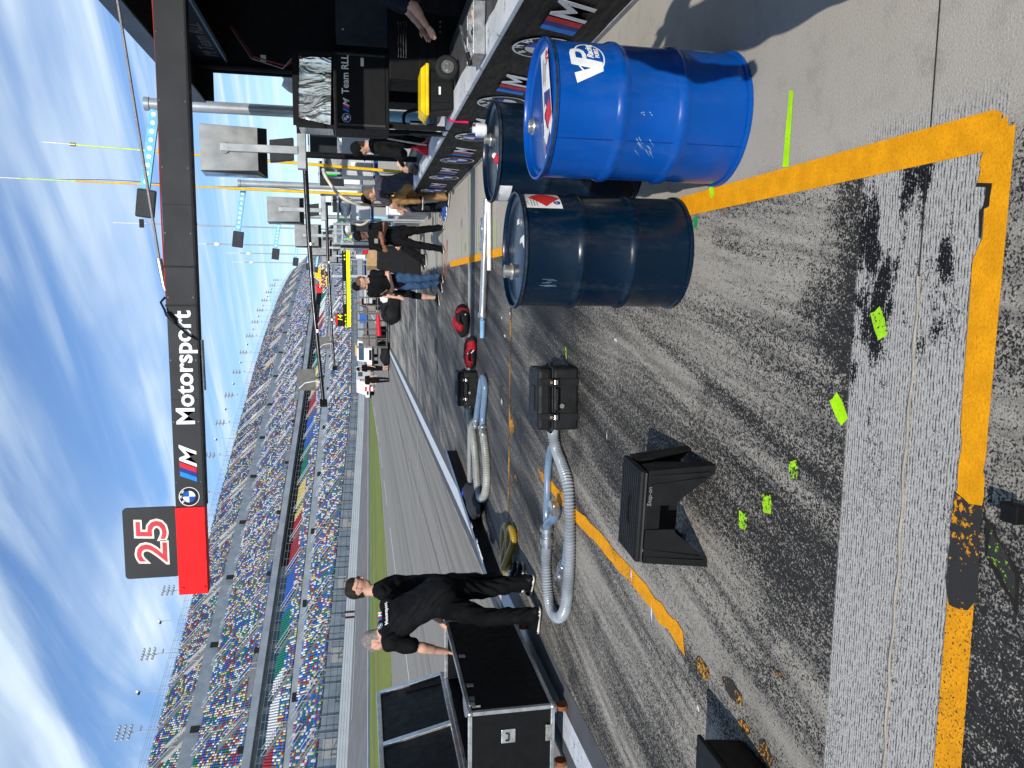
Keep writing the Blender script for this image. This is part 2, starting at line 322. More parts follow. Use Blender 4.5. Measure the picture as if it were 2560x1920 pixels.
patch('lane_line', [[(-3.80, -20), (-3.54, -20), (-3.56, 70), (-3.98, 120), (-4.3, 120), (-3.84, 70)]], wht, .004)
patch('lane_strip', [[(-3.54, -20), (-3.30, -20), (-3.30, 60), (-3.56, 60)], [(-3.98, -20), (-3.80, -20), (-3.84, 60), (-4.0, 60)]], M('dark_asphalt_strip', (.085, .088, .095), .8, scale=2), .0036)
patch('lane_line', [[(-15.0, a), (-14.85, a), (-14.85, b), (-15.0, b)] for a, b in ((38.5, 46.5), (51.5, 58.4), (62.6, 70.6), (73.3, 82.8), (26, 33), (88, 96))], M('white_road_paint', (.7, .7, .7), .7), .004)
patch('spray_mark', [[(.78, 2.81), (.49, 2.83), (.485, 2.785), (.77, 2.782)]], grn, .005)
for c, a, b, an, mt_ in (((-.10, 2.19), .05, .028, .5, grn2), ((-.41, 2.37), .055, .03, .75, grn), ((-.69, 2.63), .035, .03, .3, grn2), ((-.88, 2.81), .04, .036, .2, grn2), ((-1.01, 3.00), .04, .035, .1, grn2), ((-.52, 6.0), .05, .015, .3, grn2), ((.34, 3.62), .028, .02, 0, M('green_tape', (.01, .30, .08), .5)), ((.47, 3.45), .03, .02, .4, grn)):
    ca, sa = math.cos(an), math.sin(an)
    patch('spray_mark', [[(c[0]+x*a*ca-y*b*sa, c[1]+x*a*sa+y*b*ca) for x, y in ((-1, -.8), (.1, -1.1), (1, -.9), (.9, .2), (1, .9), (-.2, 1), (-1, .8))]], mt_, .0058)
patch('black_touch_up', [jag((-.60, 1.70), (-.74, 1.56), 6, .008)+jag((-.82, 1.58), (-.68, 1.715), 6, .008)], blk, .0050)
patch('spray_mark', [jag((-.62, 1.69), (-.745, 1.57), 6, .008)+jag((-.79, 1.59), (-.68, 1.705), 6, .008)], paint_mat('scrubbed_green_paint', (.30, .62, .006), 1.0), .0054)
for y in (9.35, 10.75, 11.75, 12.6): patch('spray_mark', [[(.50, y), (.86, y+.02), (.86, y+.05), (.50, y+.03)]], grn, .005)
patch('chalk_mark', [[(.15, 14.9), (.9, 14.6), (.9, 14.66), (.15, 14.96)], [(.15, 15.5), (.9, 14.7), (.9, 14.76), (.15, 15.58)]], org, .005)
# joints between the slabs: a dark saw cut and, across the tined strip, a pale bead of sealant
bead = M('joint_sealant', (.36, .32, .27), .7, bump=.6, bscale=200); cut = M('dark_joint', (.03, .03, .03), .9)
patch('slab_joint', [[(.36, 2.026), (.05, 2.026), (.05, 2.032), (.36, 2.032)]], cut, .003)
patch('slab_joint', [[(.44, 2.024), (1.73, 2.030), (1.73, 2.035), (.44, 2.030)]], cut, .003)
mb = MB(); mb.tube([(x, 2.03+.003*math.sin(x*9)-.006*(.4-x), .003+.003*math.sin(x*31)) for x in np.linspace(.05, -2.6, 90)], .0045, 6); mb.build('sealant_bead', bead, ground, 60)
for y, x0, x1, wd in ((10.95, -3.3, 1.73, .012), (11.45, -3.3, .4, .35), (9.35, -3.2, .4, .008), (7.75, -3.2, .4, .006), (15.6, -3.3, 1.73, .05), (16.6, -3.3, 1.73, .03), (22.5, -14, 1.73, .14), (26.5, -14, 1.73, .14), (46, -24, 1.7, .2), (33, -16, 1.7, .1)):
    patch('slab_joint', [[(x0, y), (x1, y), (x1, y+wd), (x0, y+wd)]], cut if wd < .1 else M('pale_joint', (.36, .35, .32), .8), .0034)
patch('slab_joint', [[(-6.2, 3), (-6.18, 3), (-6.18, 90), (-6.2, 90)], [(-9.8, 3), (-9.77, 3), (-9.77, 90), (-9.8, 90)]], cut, .0032)
# ------------------------------------------------------------------ track frame of the grandstand: s along the outer wall, n behind it
def GS(s, n, z):
    k = max(0, s-150); return (-52.9+.3525*s-.9356*n-.00055*k*k, 77.9+.9356*s+.3525*n, z)
def zl(n, za, zb):
    s0, s1 = 11.9+.86*n, 70.8+1.625*n
    return lambda s: za+(zb-za)*max(-.5, min(1.25, (s-s0)/(s1-s0)))
Z_AP = zl(-13, 1.30, .55); Z_WB = zl(0, 3.35, 1.35)
SS = [-110, -60, -30, -15, 0, 15, 30, 45, 60, 75, 90, 110, 130, 150, 180, 220, 260, 300, 340, 380, 420, 470]
def strip(name, a, b, mat, par=None, ss=SS):
    mb = MB(); V = []
    for s in ss: V += [GS(s, a[0] if not callable(a[0]) else a[0](s), a[1](s)), GS(s, b[0], b[1](s))]
    mb.add(V, [(2*i, 2*i+2, 2*i+3, 2*i+1) for i in range(len(ss)-1)]); return mb.build(name, mat, par)
def n_in(s):   # inner edge of the tri-oval grass
    return float(np.interp(s, [-110, -24, -13, 13, 45, 68], [-34, -36, -41.5, -35, -21, -13.2]))
g = NG('mown_grass'); gn = g.noise(g.vec((1, .25, 0), R(20)), .35, 4); gf = g.noise(None, 6, 4)
bands = g.mapr(g.noise(g.vec((.35, .01, 0), R(-20.6)), 1, 2), .4, .6)
gc = g.mix(bands, (.13, .17, .018), (.21, .225, .03)); gc = g.mix(g.mapr(gf, .3, .75), gc, (.09, .13, .015))
grassm = g.fin(g.mix(g.mul(g.mapr(gn, .5, .7), .4), gc, (.22, .20, .06)), .95)
grass = tag(strip('grass', (n_in, lambda s: .03), (-13.2, lambda s: Z_AP(s)), grassm, None, [s for s in SS if s < 68]+[68]), 'mown green grass between pit lane and banked track', 'grass', None, 'stuff')
mb = MB(); V = []
for s in [x for x in SS if x < 68]+[68]: V += [GS(s, n_in(s)-.22, .012), GS(s, n_in(s)+.02, .016)]
mb.add(V, [(2*i, 2*i+2, 2*i+3, 2*i+1) for i in range(len(V)//2-1)]); mb.build('edge_line', M('white_road_paint'), ground)
asph = M('track_asphalt', (.17, .17, .172), .8, scale=.4, var=.1)
track = struct(strip('race_track', (-13.2, lambda s: Z_AP(s)), (0, lambda s: Z_WB(s)), asph))
bl = M('blue_apron_paint', (.03, .13, .42), .7, var=.2, scale=.6)
strip('apron_line', (-14.3, lambda s: Z_AP(s)-.02), (-12.6, lambda s: Z_AP(s)+.12), bl, track, [s for s in SS if s >= -110])
mb = MB(); V = []
for i, s in enumerate(np.linspace(-60, 62, 180)):
    o = .9*math.sin(s*.62)*max(0, min(1, (s+50)/30))*.35; V += [GS(s, -13.45+o-.16, Z_AP(s)+.06), GS(s, -13.45+o+.16, Z_AP(s)+.10)]
mb.add(V, [(2*i, 2*i+2, 2*i+3, 2*i+1) for i in range(len(V)//2-1)]); mb.build('apron_marking', M('white_road_paint'), track)
strip('apron_line', (-12.5, lambda s: Z_AP(s)+.13), (-12.2, lambda s: Z_AP(s)+.17), M('faded_orange_line', (.42, .22, .10), .8), track)
for a, b in ((6, 22), (-60, -36)):
    strip('lane_line', (-2.1, lambda s: Z_WB(s)*.84+Z_AP(s)*.16+.02), (-1.9, lambda s: Z_WB(s)*.856+Z_AP(s)*.144+.02), M('white_road_paint'), track, list(np.linspace(a, b, 8)))
# outer wall: pale foam-and-steel barrier, tubes along the face, tarnished steel cap
wallp = M('pale_barrier_steel', (.62, .64, .64), .55, scale=.5, var=.06)
ow = thing('track_barrier', 'long pale steel barrier along the outside of the banked track', 'barrier')
for k in range(4):
    strip('rail', (0, lambda s, k=k: Z_WB(s)+.02+.31*k), (.012, lambda s, k=k: Z_WB(s)+.29+.31*k), wallp, ow)
strip('backing', (.03, lambda s: Z_WB(s)-.1), (.03, lambda s: Z_WB(s)+1.24), M('barrier_backing', (.40, .42, .42), .7), ow); strip('cap', (-.02, lambda s: Z_WB(s)+1.25), (1.2, lambda s: Z_WB(s)+1.32), M('bright_wall_top', (.75, .76, .76), .6), ow)
for s in (-32, -31, 24, 25): MB().add([GS(s-.25, -.03, Z_WB(s)), GS(s+.1, -.03, Z_WB(s)), GS(s+.1, -.03, Z_WB(s)+1.25), GS(s-.25, -.03, Z_WB(s)+1.25)], [(0, 1, 2, 3)]).build('finish_stripe', M('dark_maroon_paint', (.08, .01, .02), .6), ow)
# ------------------------------------------------------------------ grandstand
gst = thing('grandstand', 'huge two-tier racetrack grandstand with multicoloured empty seats under blue sky', 'grandstand')
conc = M('stand_concrete', (.27, .28, .29), .8, scale=.3, var=.08); steel = M('galvanised_steel', (.42, .45, .48), .45, .5, scale=.5, var=.1); panel = M('grey_corrugated_panel', (.27, .31, .35), .6, scale=.6)
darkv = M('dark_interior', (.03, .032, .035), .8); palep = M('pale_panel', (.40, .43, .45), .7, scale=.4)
E_ = {}
def ZF(n): 
    T = [(3, 4.7, 2.55), (4, 6.7, 4.2), (12, 10.6, 9.2), (12.6, 11.6, 10.6), (19, 15.0, 14.2), (20, 17.3, 16.5), (21, 18.25, 17.7), (35, 28.2, 26.9), (36, 30.6, 29.0), (46, 38.3, 38.0)]
    za = float(np.interp(n, [t[0] for t in T], [t[1] for t in T])); zb = float(np.interp(n, [t[0] for t in T], [t[2] for t in T])); return zl(n, za, zb)
TIERS = {'A': (4, 12, 13), 'B': (12.8, 19, 10), 'C': (21, 35, 22), 'D': (36, 46, 16)}
S0, S1 = -42, 402
GSS = list(np.arange(S0, 150, 12.))+list(np.arange(150, S1, 18.))+[S1]
def send(n): return S1-(46-n)*.9*0 
# stepped decks
for t, (na, nb, rows) in TIERS.items():
    mb = MB(); prof = []
    for k in range(rows):
        n0 = na+(nb-na)*k/rows; n1 = na+(nb-na)*(k+1)/rows; prof += [(n0, n0), (n1, n0)]
    prof.append((nb, nb)); fz = {n: ZF(n) for _, n in prof}; m = len(prof); V = []
    for s in GSS: V += [GS(s, n, fz[q](s)) for n, q in prof]
    mb.add(V, [(i*m+j, (i+1)*m+j, (i+1)*m+j+1, i*m+j+1) for i in range(len(GSS)-1) for j in range(m-1)]); mb.build('seating_deck', conc, gst)
def gband(name, n, za, zb, mat, s0=S0, s1=S1, n2=None, par=gst):
    ss = [s for s in GSS if s0 < s < s1]; ss = [s0]+ss+[s1]; mb = MB(); V = []
    for s in ss: V += [GS(s, n, za(s)), GS(s, n if n2 is None else n2, zb(s))]
    mb.add(V, [(2*i, 2*i+2, 2*i+3, 2*i+1) for i in range(len(ss)-1)]); return mb.build(name, mat, par)
Zp = lambda n, d: (lambda s: ZF(n)(s)+d)
zc = {n: ZF(n) for n in (3, 4, 12, 12.8, 19, 20, 21, 35, 36, 46)}
gband('walkway', 12, zc[12], zc[12], palep, n2=12.8); gband('walkway_wall', 12.75, zc[12], lambda s: zc[12.8](s)+.15, palep)
gband('suite_front', 21.5, zc[19], lambda s: zc[20](s)+.2, panel); gband('suite_floor', 19, zc[19], zc[19], conc, n2=21.5)
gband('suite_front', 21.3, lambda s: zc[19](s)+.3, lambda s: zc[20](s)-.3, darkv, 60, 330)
for i, s in enumerate(np.arange(-30, 58, 4.2)): gband('suite_window', 21.35, lambda s: zc[19](s)+.6, lambda s: zc[19](s)+1.8, M('tinted_glass', (.05, .10, .15), .12), s, s+2.6)
gband('fascia_beam', 19.6, lambda s: zc[20](s)-.15, lambda s: zc[20](s)+.95, M('pale_fascia', (.36, .39, .43), .6, scale=.3)); gband('fascia_soffit', 19.6, lambda s: zc[20](s)-.15, lambda s: zc[20](s)-.15, panel, n2=21.5); gband('fascia_top', 19.6, lambda s: zc[20](s)+.95, lambda s: zc[20](s)+.95, palep, n2=21)
gband('walkway', 35, zc[35], zc[35], palep, n2=36); gband('walkway_wall', 35.9, zc[35], lambda s: zc[36](s)+.25, panel)
gband('front_fence', 3, lambda s: zc[3](s)-2.5, lambda s: zc[4](s)+.0, panel); gband('rear_wall', 46.8, lambda s: 0, lambda s: zc[46](s)+.2, steel); gband('rear_walkway', 46, zc[46], zc[46], conc, n2=46.8)
mb = MB()
for s in (S0, S1):
    P = [(3, 0)]+[(n, n) for n in (3, 4, 12, 12.8, 19, 21, 35, 36, 46, 46.8)]; mb.add([GS(s, n, 0 if q == 0 else ZF(min(q, 46))(s)) for n, q in P]+[GS(s, 46.8, 0)], [tuple(range(len(P)+1))])
mb.build('end_wall', steel, gst)
# ribs and gaps of the front fence, dark cables, pale panels
mb = MB(); mc = MB(); me_ = MB()
for s in np.arange(S0, 300, 2.4):
    b, t = zc[3](s), zc[4](s)+.2; me_.bar(GS(s, 2.9, b-1.5), GS(s, 2.9, t), .12, .12)
for s in np.arange(S0+5, 260, 14): b = zc[3](s); mb.add([GS(s, 2.93, b-1.5), GS(s+2.6, 2.93, b-1.5), GS(s+2.6, 2.93, zc[4](s)-.5), GS(s, 2.93, zc[4](s)-.5)], [(0, 1, 2, 3)])
for k in range(4):
    mc.tube([GS(s, 1.6, zc[3](s)-.4+.85*k) for s in GSS if s < 330], .035, 4)
for s in np.arange(S0, 300, 7.2): mc.tube([GS(s, 1.6, zc[3](s)-2.0), GS(s, 1.6, zc[4](s)+1.2), GS(s, .2, zc[4](s)+2.4)], .06, 4)
me_.build('fence_ribs', M('dark_steel', (.16, .18, .20), .6), gst)['kind'] = 'stuff'; mb.build('fence_panels', M('beige_panel', (.46, .45, .42), .8), gst)['kind'] = 'stuff'; mc.build('catch_fence', M('dark_cable', (.06, .065, .07), .6), gst)['kind'] = 'stuff'
# aisles, vomitories
AIS = {t: [] for t in TIERS}
mb, mr, mv, mw = MB(), MB(), MB(), MB()
def rail(nA, nB, s, h=.95):
    for ds in (-.55, .55):
        a, b = GS(s+ds, nA, ZF(nA)(s)+h), GS(s+ds, nB, ZF(nB)(s)+h); mr.tube([GS(s+ds, nA, ZF(nA)(s)), a, b, GS(s+ds, nB, ZF(nB)(s))], .055, 4)
        mr.tube([GS(s+ds, nA, ZF(nA)(s)+h*.5), GS(s+ds, nB, ZF(nB)(s)+h*.5)], .035, 4)
for i, s in enumerate(np.arange(S0+6, S1-4, 9.1)):
    for t in TIERS: AIS[t].append(s)
    if s < 165: rail(4.3, 7.5, s); rail(8.5, 11.7, s+4.5 if i % 2 else s); rail(13.5, 18.5, s); rail(21.5, 26, s); rail(29.5, 34.6, s+4.5); rail(38, 44, s)
    if i % 2 == 0:     # stair tower through the upper deck with its dark mouth
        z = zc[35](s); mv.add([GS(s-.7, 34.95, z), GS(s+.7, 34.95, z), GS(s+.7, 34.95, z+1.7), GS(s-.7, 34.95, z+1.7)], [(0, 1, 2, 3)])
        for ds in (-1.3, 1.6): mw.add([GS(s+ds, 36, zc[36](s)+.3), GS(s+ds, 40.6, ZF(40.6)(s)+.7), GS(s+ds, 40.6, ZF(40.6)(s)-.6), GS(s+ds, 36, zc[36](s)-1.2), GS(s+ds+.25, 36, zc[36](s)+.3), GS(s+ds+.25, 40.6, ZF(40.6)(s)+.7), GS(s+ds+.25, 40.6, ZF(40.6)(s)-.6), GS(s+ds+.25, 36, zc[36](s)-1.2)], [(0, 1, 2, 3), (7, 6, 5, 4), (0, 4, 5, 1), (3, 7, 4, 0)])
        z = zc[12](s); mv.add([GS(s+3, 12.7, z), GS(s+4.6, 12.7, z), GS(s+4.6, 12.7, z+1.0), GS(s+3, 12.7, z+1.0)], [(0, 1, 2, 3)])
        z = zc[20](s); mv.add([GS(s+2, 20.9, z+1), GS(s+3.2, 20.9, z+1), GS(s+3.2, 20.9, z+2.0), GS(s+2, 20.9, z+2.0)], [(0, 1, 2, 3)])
for n, h, st in ((4, 1.0, 3.0), (12.75, 1.1, 2.4), (19.1, 1.1, 2.2), (21, 1.1, 2.6), (35.95, 1.0, 3.0)):
    f = ZF(n)
    for k in (.5, 1.0): mr.tube([GS(s, n, f(s)+h*k) for s in GSS if s < 200], .025, 4)
    for s in np.arange(S0, 170, st): mr.tube([GS(s, n, f(s)), GS(s, n, f(s)+h)], .028, 3)
mt = MB()
for s in np.arange(S0, S1, 2.3): mt.tube([GS(s, 46.6, zc[46](s)), GS(s, 46.7, zc[46](s)+1.9)], .045, 3)
for k in (.5, 1.0, 1.5, 1.85): mt.tube([GS(s, 46.62+.04*k, zc[46](s)+k) for s in GSS], .03, 3)
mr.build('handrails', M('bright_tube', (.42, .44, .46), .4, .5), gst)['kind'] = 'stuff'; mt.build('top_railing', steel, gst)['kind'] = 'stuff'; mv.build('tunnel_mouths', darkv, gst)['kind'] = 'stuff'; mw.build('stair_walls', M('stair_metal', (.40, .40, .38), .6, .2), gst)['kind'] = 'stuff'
# seats: 300 nearest as separate parts, the rest one mass
SEAT_COL = [(.035, .12, .45), (.68, .70, .70), (.33, .034, .045), (.018, .18, .14), (.62, .52, .20)]
SM = [M('seat_'+n, c, .42, 0, .08, .2) for n, c in zip(('blue', 'white', 'red', 'green', 'yellow'), SEAT_COL)]
def seatgeo():
    w_, b = .40, .06
    V = [(-w_/2, -.34, .34), (w_/2, -.34, .34), (w_/2, 0, .31), (-w_/2, 0, .31), (-w_/2, -.34, .29), (w_/2, -.34, .29),
         (-w_/2, .02, .32), (w_/2, .02, .32), (w_/2-b, .10, .68), (-w_/2+b, .10, .68), (-w_/2, .06, .32), (w_/2, .06, .32), (w_/2-b, .14, .67), (-w_/2+b, .14, .67)]
    return np.array(V), [(0, 1, 2, 3), (4, 5, 1, 0), (6, 7, 8, 9), (9, 8, 12, 13), (11, 10, 13, 12), (7, 11, 12, 8), (10, 6, 9, 13), (4, 3, 2, 5)]
SV, SF = seatgeo(); ax = np.array([.3525, .9356, 0]); an = np.array([-.9356, .3525, 0])
pos, colr = [], []
BLK = [0, 2, 4, 3, 0, 2, 1, 3, 0, 2, 4, 3]
for t, (na, nb, rows) in TIERS.items():
    for k in range(rows):
        n = na+(nb-na)*(k+.62)/rows; f = ZF(na+(nb-na)*k/rows)
        for s in np.arange(S0+.5, S1-.5, .48):
            d = min(abs(s-a-(4.5 if (t == 'C' and k > 11) else 0)) for a in AIS[t][max(0, int((s-S0-6)/9.1)-1):int((s-S0-6)/9.1)+3] or [999])
            if d < .62 or (t == 'D' and k < 8 and d < 1.7 and int(round((s-S0-6)/9.1)) % 2 == 0) or (t in 'C' and k < 3 and (s % 31) < 9): continue
            pos.append(GS(s, n, f(s))); colr.append(BLK[int((s+60)//13) % 12] if t == 'B' and k >= rows-5 else int(RNG.choice(5, p=(.31, .21, .15, .19, .14))))
pos = np.array(pos); colr = np.array(colr)
def in_view(p):
    q = p-np.array([0, 0, CH]); d = q@np.array(FW); return (np.abs(q@np.array(CX)/d*F) < 1275) & (np.abs(q@np.array(CY)/d*F) < 955) & (d > 0)
dist = np.linalg.norm(pos, axis=1); dist[~in_view(pos)] += 1e4; order = np.argsort(dist); near, rest = order[:300], order[300:]
sme = []
for c in range(5):
    me = bpy.data.meshes.new('seat'); me.from_pydata([tuple(v[0]*ax+v[1]*-an*-1+np.array([0, 0, v[2]])) for v in SV], [], SF); me.materials.append(SM[c]); sme.append(me)
for i in near:
    o = bpy.data.objects.new('seat', sme[colr[i]]); COL.objects.link(o); o.parent = gst; o.location = pos[i]
loc = SV[:, :1]*ax+SV[:, 1:2]*an+SV[:, 2:]*np.array([0, 0, 1]); N = len(rest); nv = len(SV)
AV = (pos[rest][:, None, :]+loc[None]).reshape(-1, 3); AF = (np.array(SF)[None]+np.arange(N)[:, None, None]*nv).reshape(-1)
me = bpy.data.meshes.new('seat_rows'); me.vertices.add(len(AV)); me.vertices.foreach_set('co', AV.ravel()); me.loops.add(len(AF)); me.loops.foreach_set('vertex_index', AF); npl = N*len(SF)
me.polygons.add(npl); me.polygons.foreach_set('loop_start', np.arange(npl)*4); me.polygons.foreach_set('loop_total', np.full(npl, 4))
for m in SM: me.materials.append(m)
me.polygons.foreach_set('material_index', np.repeat(colr[rest], len(SF))); me.update(calc_edges=True)
o = bpy.data.objects.new('seat_rows', me); COL.objects.link(o); o.parent = gst; o['kind'] = 'stuff'
# light masts along the top
def mast(s, big):
    x, y, z = GS(s, 47.1, zc[46](s)-1); t = thing('light_mast', '', 'light mast', (x, y, z), math.atan2(.9356, .3525), 'masts along the grandstand top'); mb = MB()
    if big:
        mb.tube([(0, 0, 0), (0, 0, 7.0)], .11, 6); mb.build('pole', steel, t); ml = MB(); mb2 = MB()
        for zz_ in (5.9, 6.9, 7.9):
            mb2.bar((-1.5, 0, zz_), (1.5, 0, zz_), .1, .1)
            for xx in (-1.4, -.7, 0, .7, 1.4): ml.box((xx, -.2, zz_+.2), (.34, .3, .30), 0, 0, .5)
        mb2.tube([(0, 0, 7), (0, 0, 8.1)], .1, 6); mb2.box((.6, 0, 4.4), (1.2, .25, .2)); mb2.build('crossarms', steel, t); ml.build('lamp_bank', M('lamp_housing', (.50, .53, .55), .4, .2), t)['kind'] = 'stuff'
    else:
        mb.tube([(0, 0, 0), (0, 0, 6.6)], .08, 6); mb.build('pole', steel, t); MB().ell((0, -.1, 6.9), (.30, .30, .34), 6).build('camera_dome', M('white_plastic', (.72, .72, .72), .4), t, 60); MB().box((-.45, 0, 6.6), (.5, .3, .35)).build('speaker', darkv, t)
    return t
ORD = 'first second third fourth fifth sixth seventh eighth ninth tenth eleventh twelfth thirteenth fourteenth fifteenth sixteenth seventeenth eighteenth nineteenth twentieth'.split()
cnt = [0, 0]
for k in range(34):
    s = 38.2+9.1*k
    if s > S1-6: break
    big = k % 2; t = mast(s, big); w_ = ORD[cnt[big]]; cnt[big] += 1
    t['label'] = f'{w_} floodlight mast along the grandstand top, counted from its near end' if big else f'{w_} slim dome pole along the grandstand top, counted from its near end'
    t['group'] = 'floodlight masts along the grandstand top' if big else 'dome poles along the grandstand top'
# ------------------------------------------------------------------ pit wall with its banner
pw = thing('pit_wall', 'low concrete pit wall with white top and black banner of repeated emblems', 'wall', (0, 0, 0))
g = NG('wall_concrete'); n = g.noise(None, 3, 6, .65); n2 = g.noise(None, 40, 3)
cc = g.mix(g.mapr(n, .3, .7), (.30, .29, .27), (.44, .43, .40)); g.bump(n2, .5, .006); wallc = g.fin(g.mix(g.mul(g.mapr(n2, .5, .8), .3), cc, (.12, .12, .12)), .85)
g = NG('chipped_white_paint'); n = g.noise(None, 9, 7, .75); cc = g.mix(g.mapr(g.noise(None, 2.5, 4), .3, .7), (.48, .50, .52), (.64, .655, .67)); g.bump(n, .6, .01)
whitep = g.fin(g.mix(g.mapr(n, .57, .66), cc, (.20, .195, .19)), .8)
mb = MB(); mb.prism([(1.738, 0), (2.03, 0), (2.03, .66), (1.738, .66)], (0, 62, 0), (1, 0, 0), (0, 0, 1), 68); mb.build('wall_body', wallc, pw)
ys = list(np.arange(-6, 62.1, .25)); mb = MB(); V = []
for y in ys:
    j = random.uniform(-.018, .018); V += [(1.731, y, .662), (1.733, y, .69), (1.757, y, .707), (1.945+j, y, .709), (1.95+j, y, .664)]
mb.add(V, [(5*i+k, 5*i+k+1, 5*i+k+6, 5*i+k+5) for i in range(len(ys)-1) for k in range(4)]); mb.build('white_cap', whitep, pw)
mb = MB(); mb.prism([(1.95, 0), (2.5, 0), (2.5, .05), (1.95, .05)], (0, 62, .655), (1, 0, 0), (0, 0, 1), 68); mb.build('rear_ledge', M('dark_ledge', (.06, .06, .062), .7), pw)
g = NG('banner_vinyl'); bn = g.noise(g.vec((1, 1.2, 7)), 3.5, 5, .6); g.bump(bn, .6, .03)
banm = g.fin(g.mix(g.mapr(g.noise(None, 5, 4), .35, .75), (.006, .006, .0065), (.014, .014, .015)), g.mapr(bn, .3, .7, .5, .7), 0, None, .2)
ys = list(np.arange(-6, 14.31, .2)); zs = [.035, .15, .30, .45, .56, .66]; mb = MB()
V = [(1.7325-.004-.006*math.sin(y*7.3+z*3)*(1 if 0 < i < 5 else .2)-random.uniform(0, .003), y, z) for y in ys for i, z in enumerate(zs)]
mb.add(V, [(6*i+k, 6*i+k+1, 6*i+k+7, 6*i+k+6) for i in range(len(ys)-1) for k in range(5)]); ban = mb.build('banner', banm, pw, 60)
mb = MB(); mb.box((1.724, 4.2, .018), (.016, 20.4, .03)); mb.build('base_trim', M('grey_trim', (.30, .30, .31), .6), pw); MB().box((1.724, 14.36, .34), (.01, .05, .6)).build('end_strip', whitep, pw)
# text runs toward the camera side: reading direction is -Y on a face that looks to -X
FX = 1.7175
for k in range(7): bm_logo(ban, frame((FX, 5.56+1.665*k-1.665, .335), (0, -1, 0), (0, 0, 1)), .232)
for k in range(7): m_logo(ban, frame((FX, 5.24+1.655*k-1.655+.02, .205), (0, -1, 0), (0, 0, 1)), .26)
# ------------------------------------------------------------------ canopy of the pit box
blackf = M('black_canopy_fabric', (.010, .010, .012), .75, bump=.2, bscale=12); blackm = M('satin_black_metal', (.0075, .0075, .0085), .5); alu = M('brushed_aluminium', (.55, .56, .57), .35, .9, bump=.1, bscale=90)
cn = thing('pit_canopy', 'black tent canopy over the pit box with dim lettering on its inner header', 'canopy', (0, 0, 0))
mb = MB(); mb.box((4.3, 3.2, 3.53), (4.3, 13.2, .05)); mb.build('roof_panel', blackf, cn)
g = NG('slate_blue_valance'); vn = g.noise(None, 3, 4); g.bump(vn, .4, .02); valm = g.fin(g.mix(g.mapr(vn, .3, .7), (.035, .045, .065), (.07, .085, .115)), .5)  # front valance mottled in a paler slate blue than the canopy fabric
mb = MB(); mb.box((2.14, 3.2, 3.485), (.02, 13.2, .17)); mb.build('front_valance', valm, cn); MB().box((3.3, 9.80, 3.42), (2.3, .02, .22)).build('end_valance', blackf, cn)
mb = MB(); mb.box((2.6, 3.1, 3.30), (.02, 13.3, .33)); hd = mb.build('inner_header', M('navy_header', (.018, .026, .045), .6), cn)
MB().box((2.585, 3.1, 3.135), (.05, 13.3, .02)).build('header_edge', M('header_piping', (.12, .19, .27), .5), hd)
dim = M('shaded_print', (.16, .17, .18), .6)  # white print darkened in its colour for the shade under the canopy
txt('lettering', 'M Team RLL', .22, dim, hd, frame((2.587, 9.55, 3.20), (0, -1, 0), (0, 0, 1)), .002, .25); bm_logo(hd, frame((2.587, 9.95, 3.29), (0, -1, 0), (0, 0, 1)), .11).data.materials[1] = dim
mb = MB(); mb.box((4.45, 9.70, 1.65), (4.0, .03, 3.35)); mb.box((5.4, 3.2, 1.75), (.03, 13, 3.5)); mb.build('curtain', blackf, cn)
for x, y in ((2.5, 9.62), (5.3, 9.6), (5.3, 1)): MB().cyl((x, y, 0), (x, y, 3.5), .035).build('frame_post', blackm, cn)
MB().box((3.05, 7.4, 3.33), (.05, .5, .04)).build('light_tube', M('warm_lamp_cover', (.75, .70, .6), .4), cn)
MB().box((2.62, 9.61, 2.72), (.07, .02, .06)).build('tag_plate', M('pale_tag', (.6, .6, .58), .6), cn); MB().box((2.9, 9.55, 1.0), (.9, .02, 1.5)).build('inner_panel', M('charcoal_panel', (.022, .024, .028), .6), cn)
cab = MB(); cab.tube([(2.9, 9.5, 3.05), (2.5, 9.2, 2.8), (2.36, 9.0, 2.45), (2.50, 8.9, 2.30)], .008, 6); cab.tube([(2.93, 9.5, 3.05), (2.52, 9.2, 2.78), (2.39, 9.0, 2.42), (2.52, 8.9, 2.20)], .008, 6, 1)
tag(cab.build('power_cable', [M('grey_cable', (.18, .18, .18), .5), M('red_cable', (.35, .03, .02), .5)], None, 60), 'thin red and grey wires looping down inside the black canopy', 'cable')
# ------------------------------------------------------------------ overhead pit boom with team lettering
bt = thing('pit_boom', 'dark grey overhead boom with white team lettering and red end across the sky', 'boom', (0, 6.5, 0))
boomm = M('boom_grey', (.034, .036, .039), .5, scale=3, var=.10, dirt=.15)
mb = MB(); mb.box((1.34, 0, 3.05), (6.3, .10, .222)); bmn = mb.build('beam', boomm, bt, bevel=.006)
MB().box((1.34, .0, 2.934), (6.3, .112, .012)).build('bottom_flange', M('black_flange', (.012, .012, .016), .5), bmn)
redp = M('boom_red', (.80, .012, .014), .5); mb = MB(); mb.box((-2.185, -.002, 3.05), (.745, .106, .228)); rc = mb.build('red_end', redp, bt, bevel=.004)
mb = MB()
for z in (2.965, 3.135): mb.cyl((-2.50, -.053, z), (-2.50, -.064, z), .013)
mb.build('rivet', redp, rc)
wt = M('white_print', (.80, .80, .80), .5)
YF = -.0515
txt('lettering', 'Motorsport', .195, wt, bt, frame((-1.13, YF, 2.988), (1, 0, 0), (0, 0, 1)), .002, bold=.0045, sx=.99)
m_logo(bt, frame((-1.60, YF, 2.987), (1, 0, 0), (0, 0, 1)), .128); bm_logo(bt, frame((-1.722, YF, 3.052), (1, 0, 0), (0, 0, 1)), .08)
nb = MB(); r_ = .03; pl = []
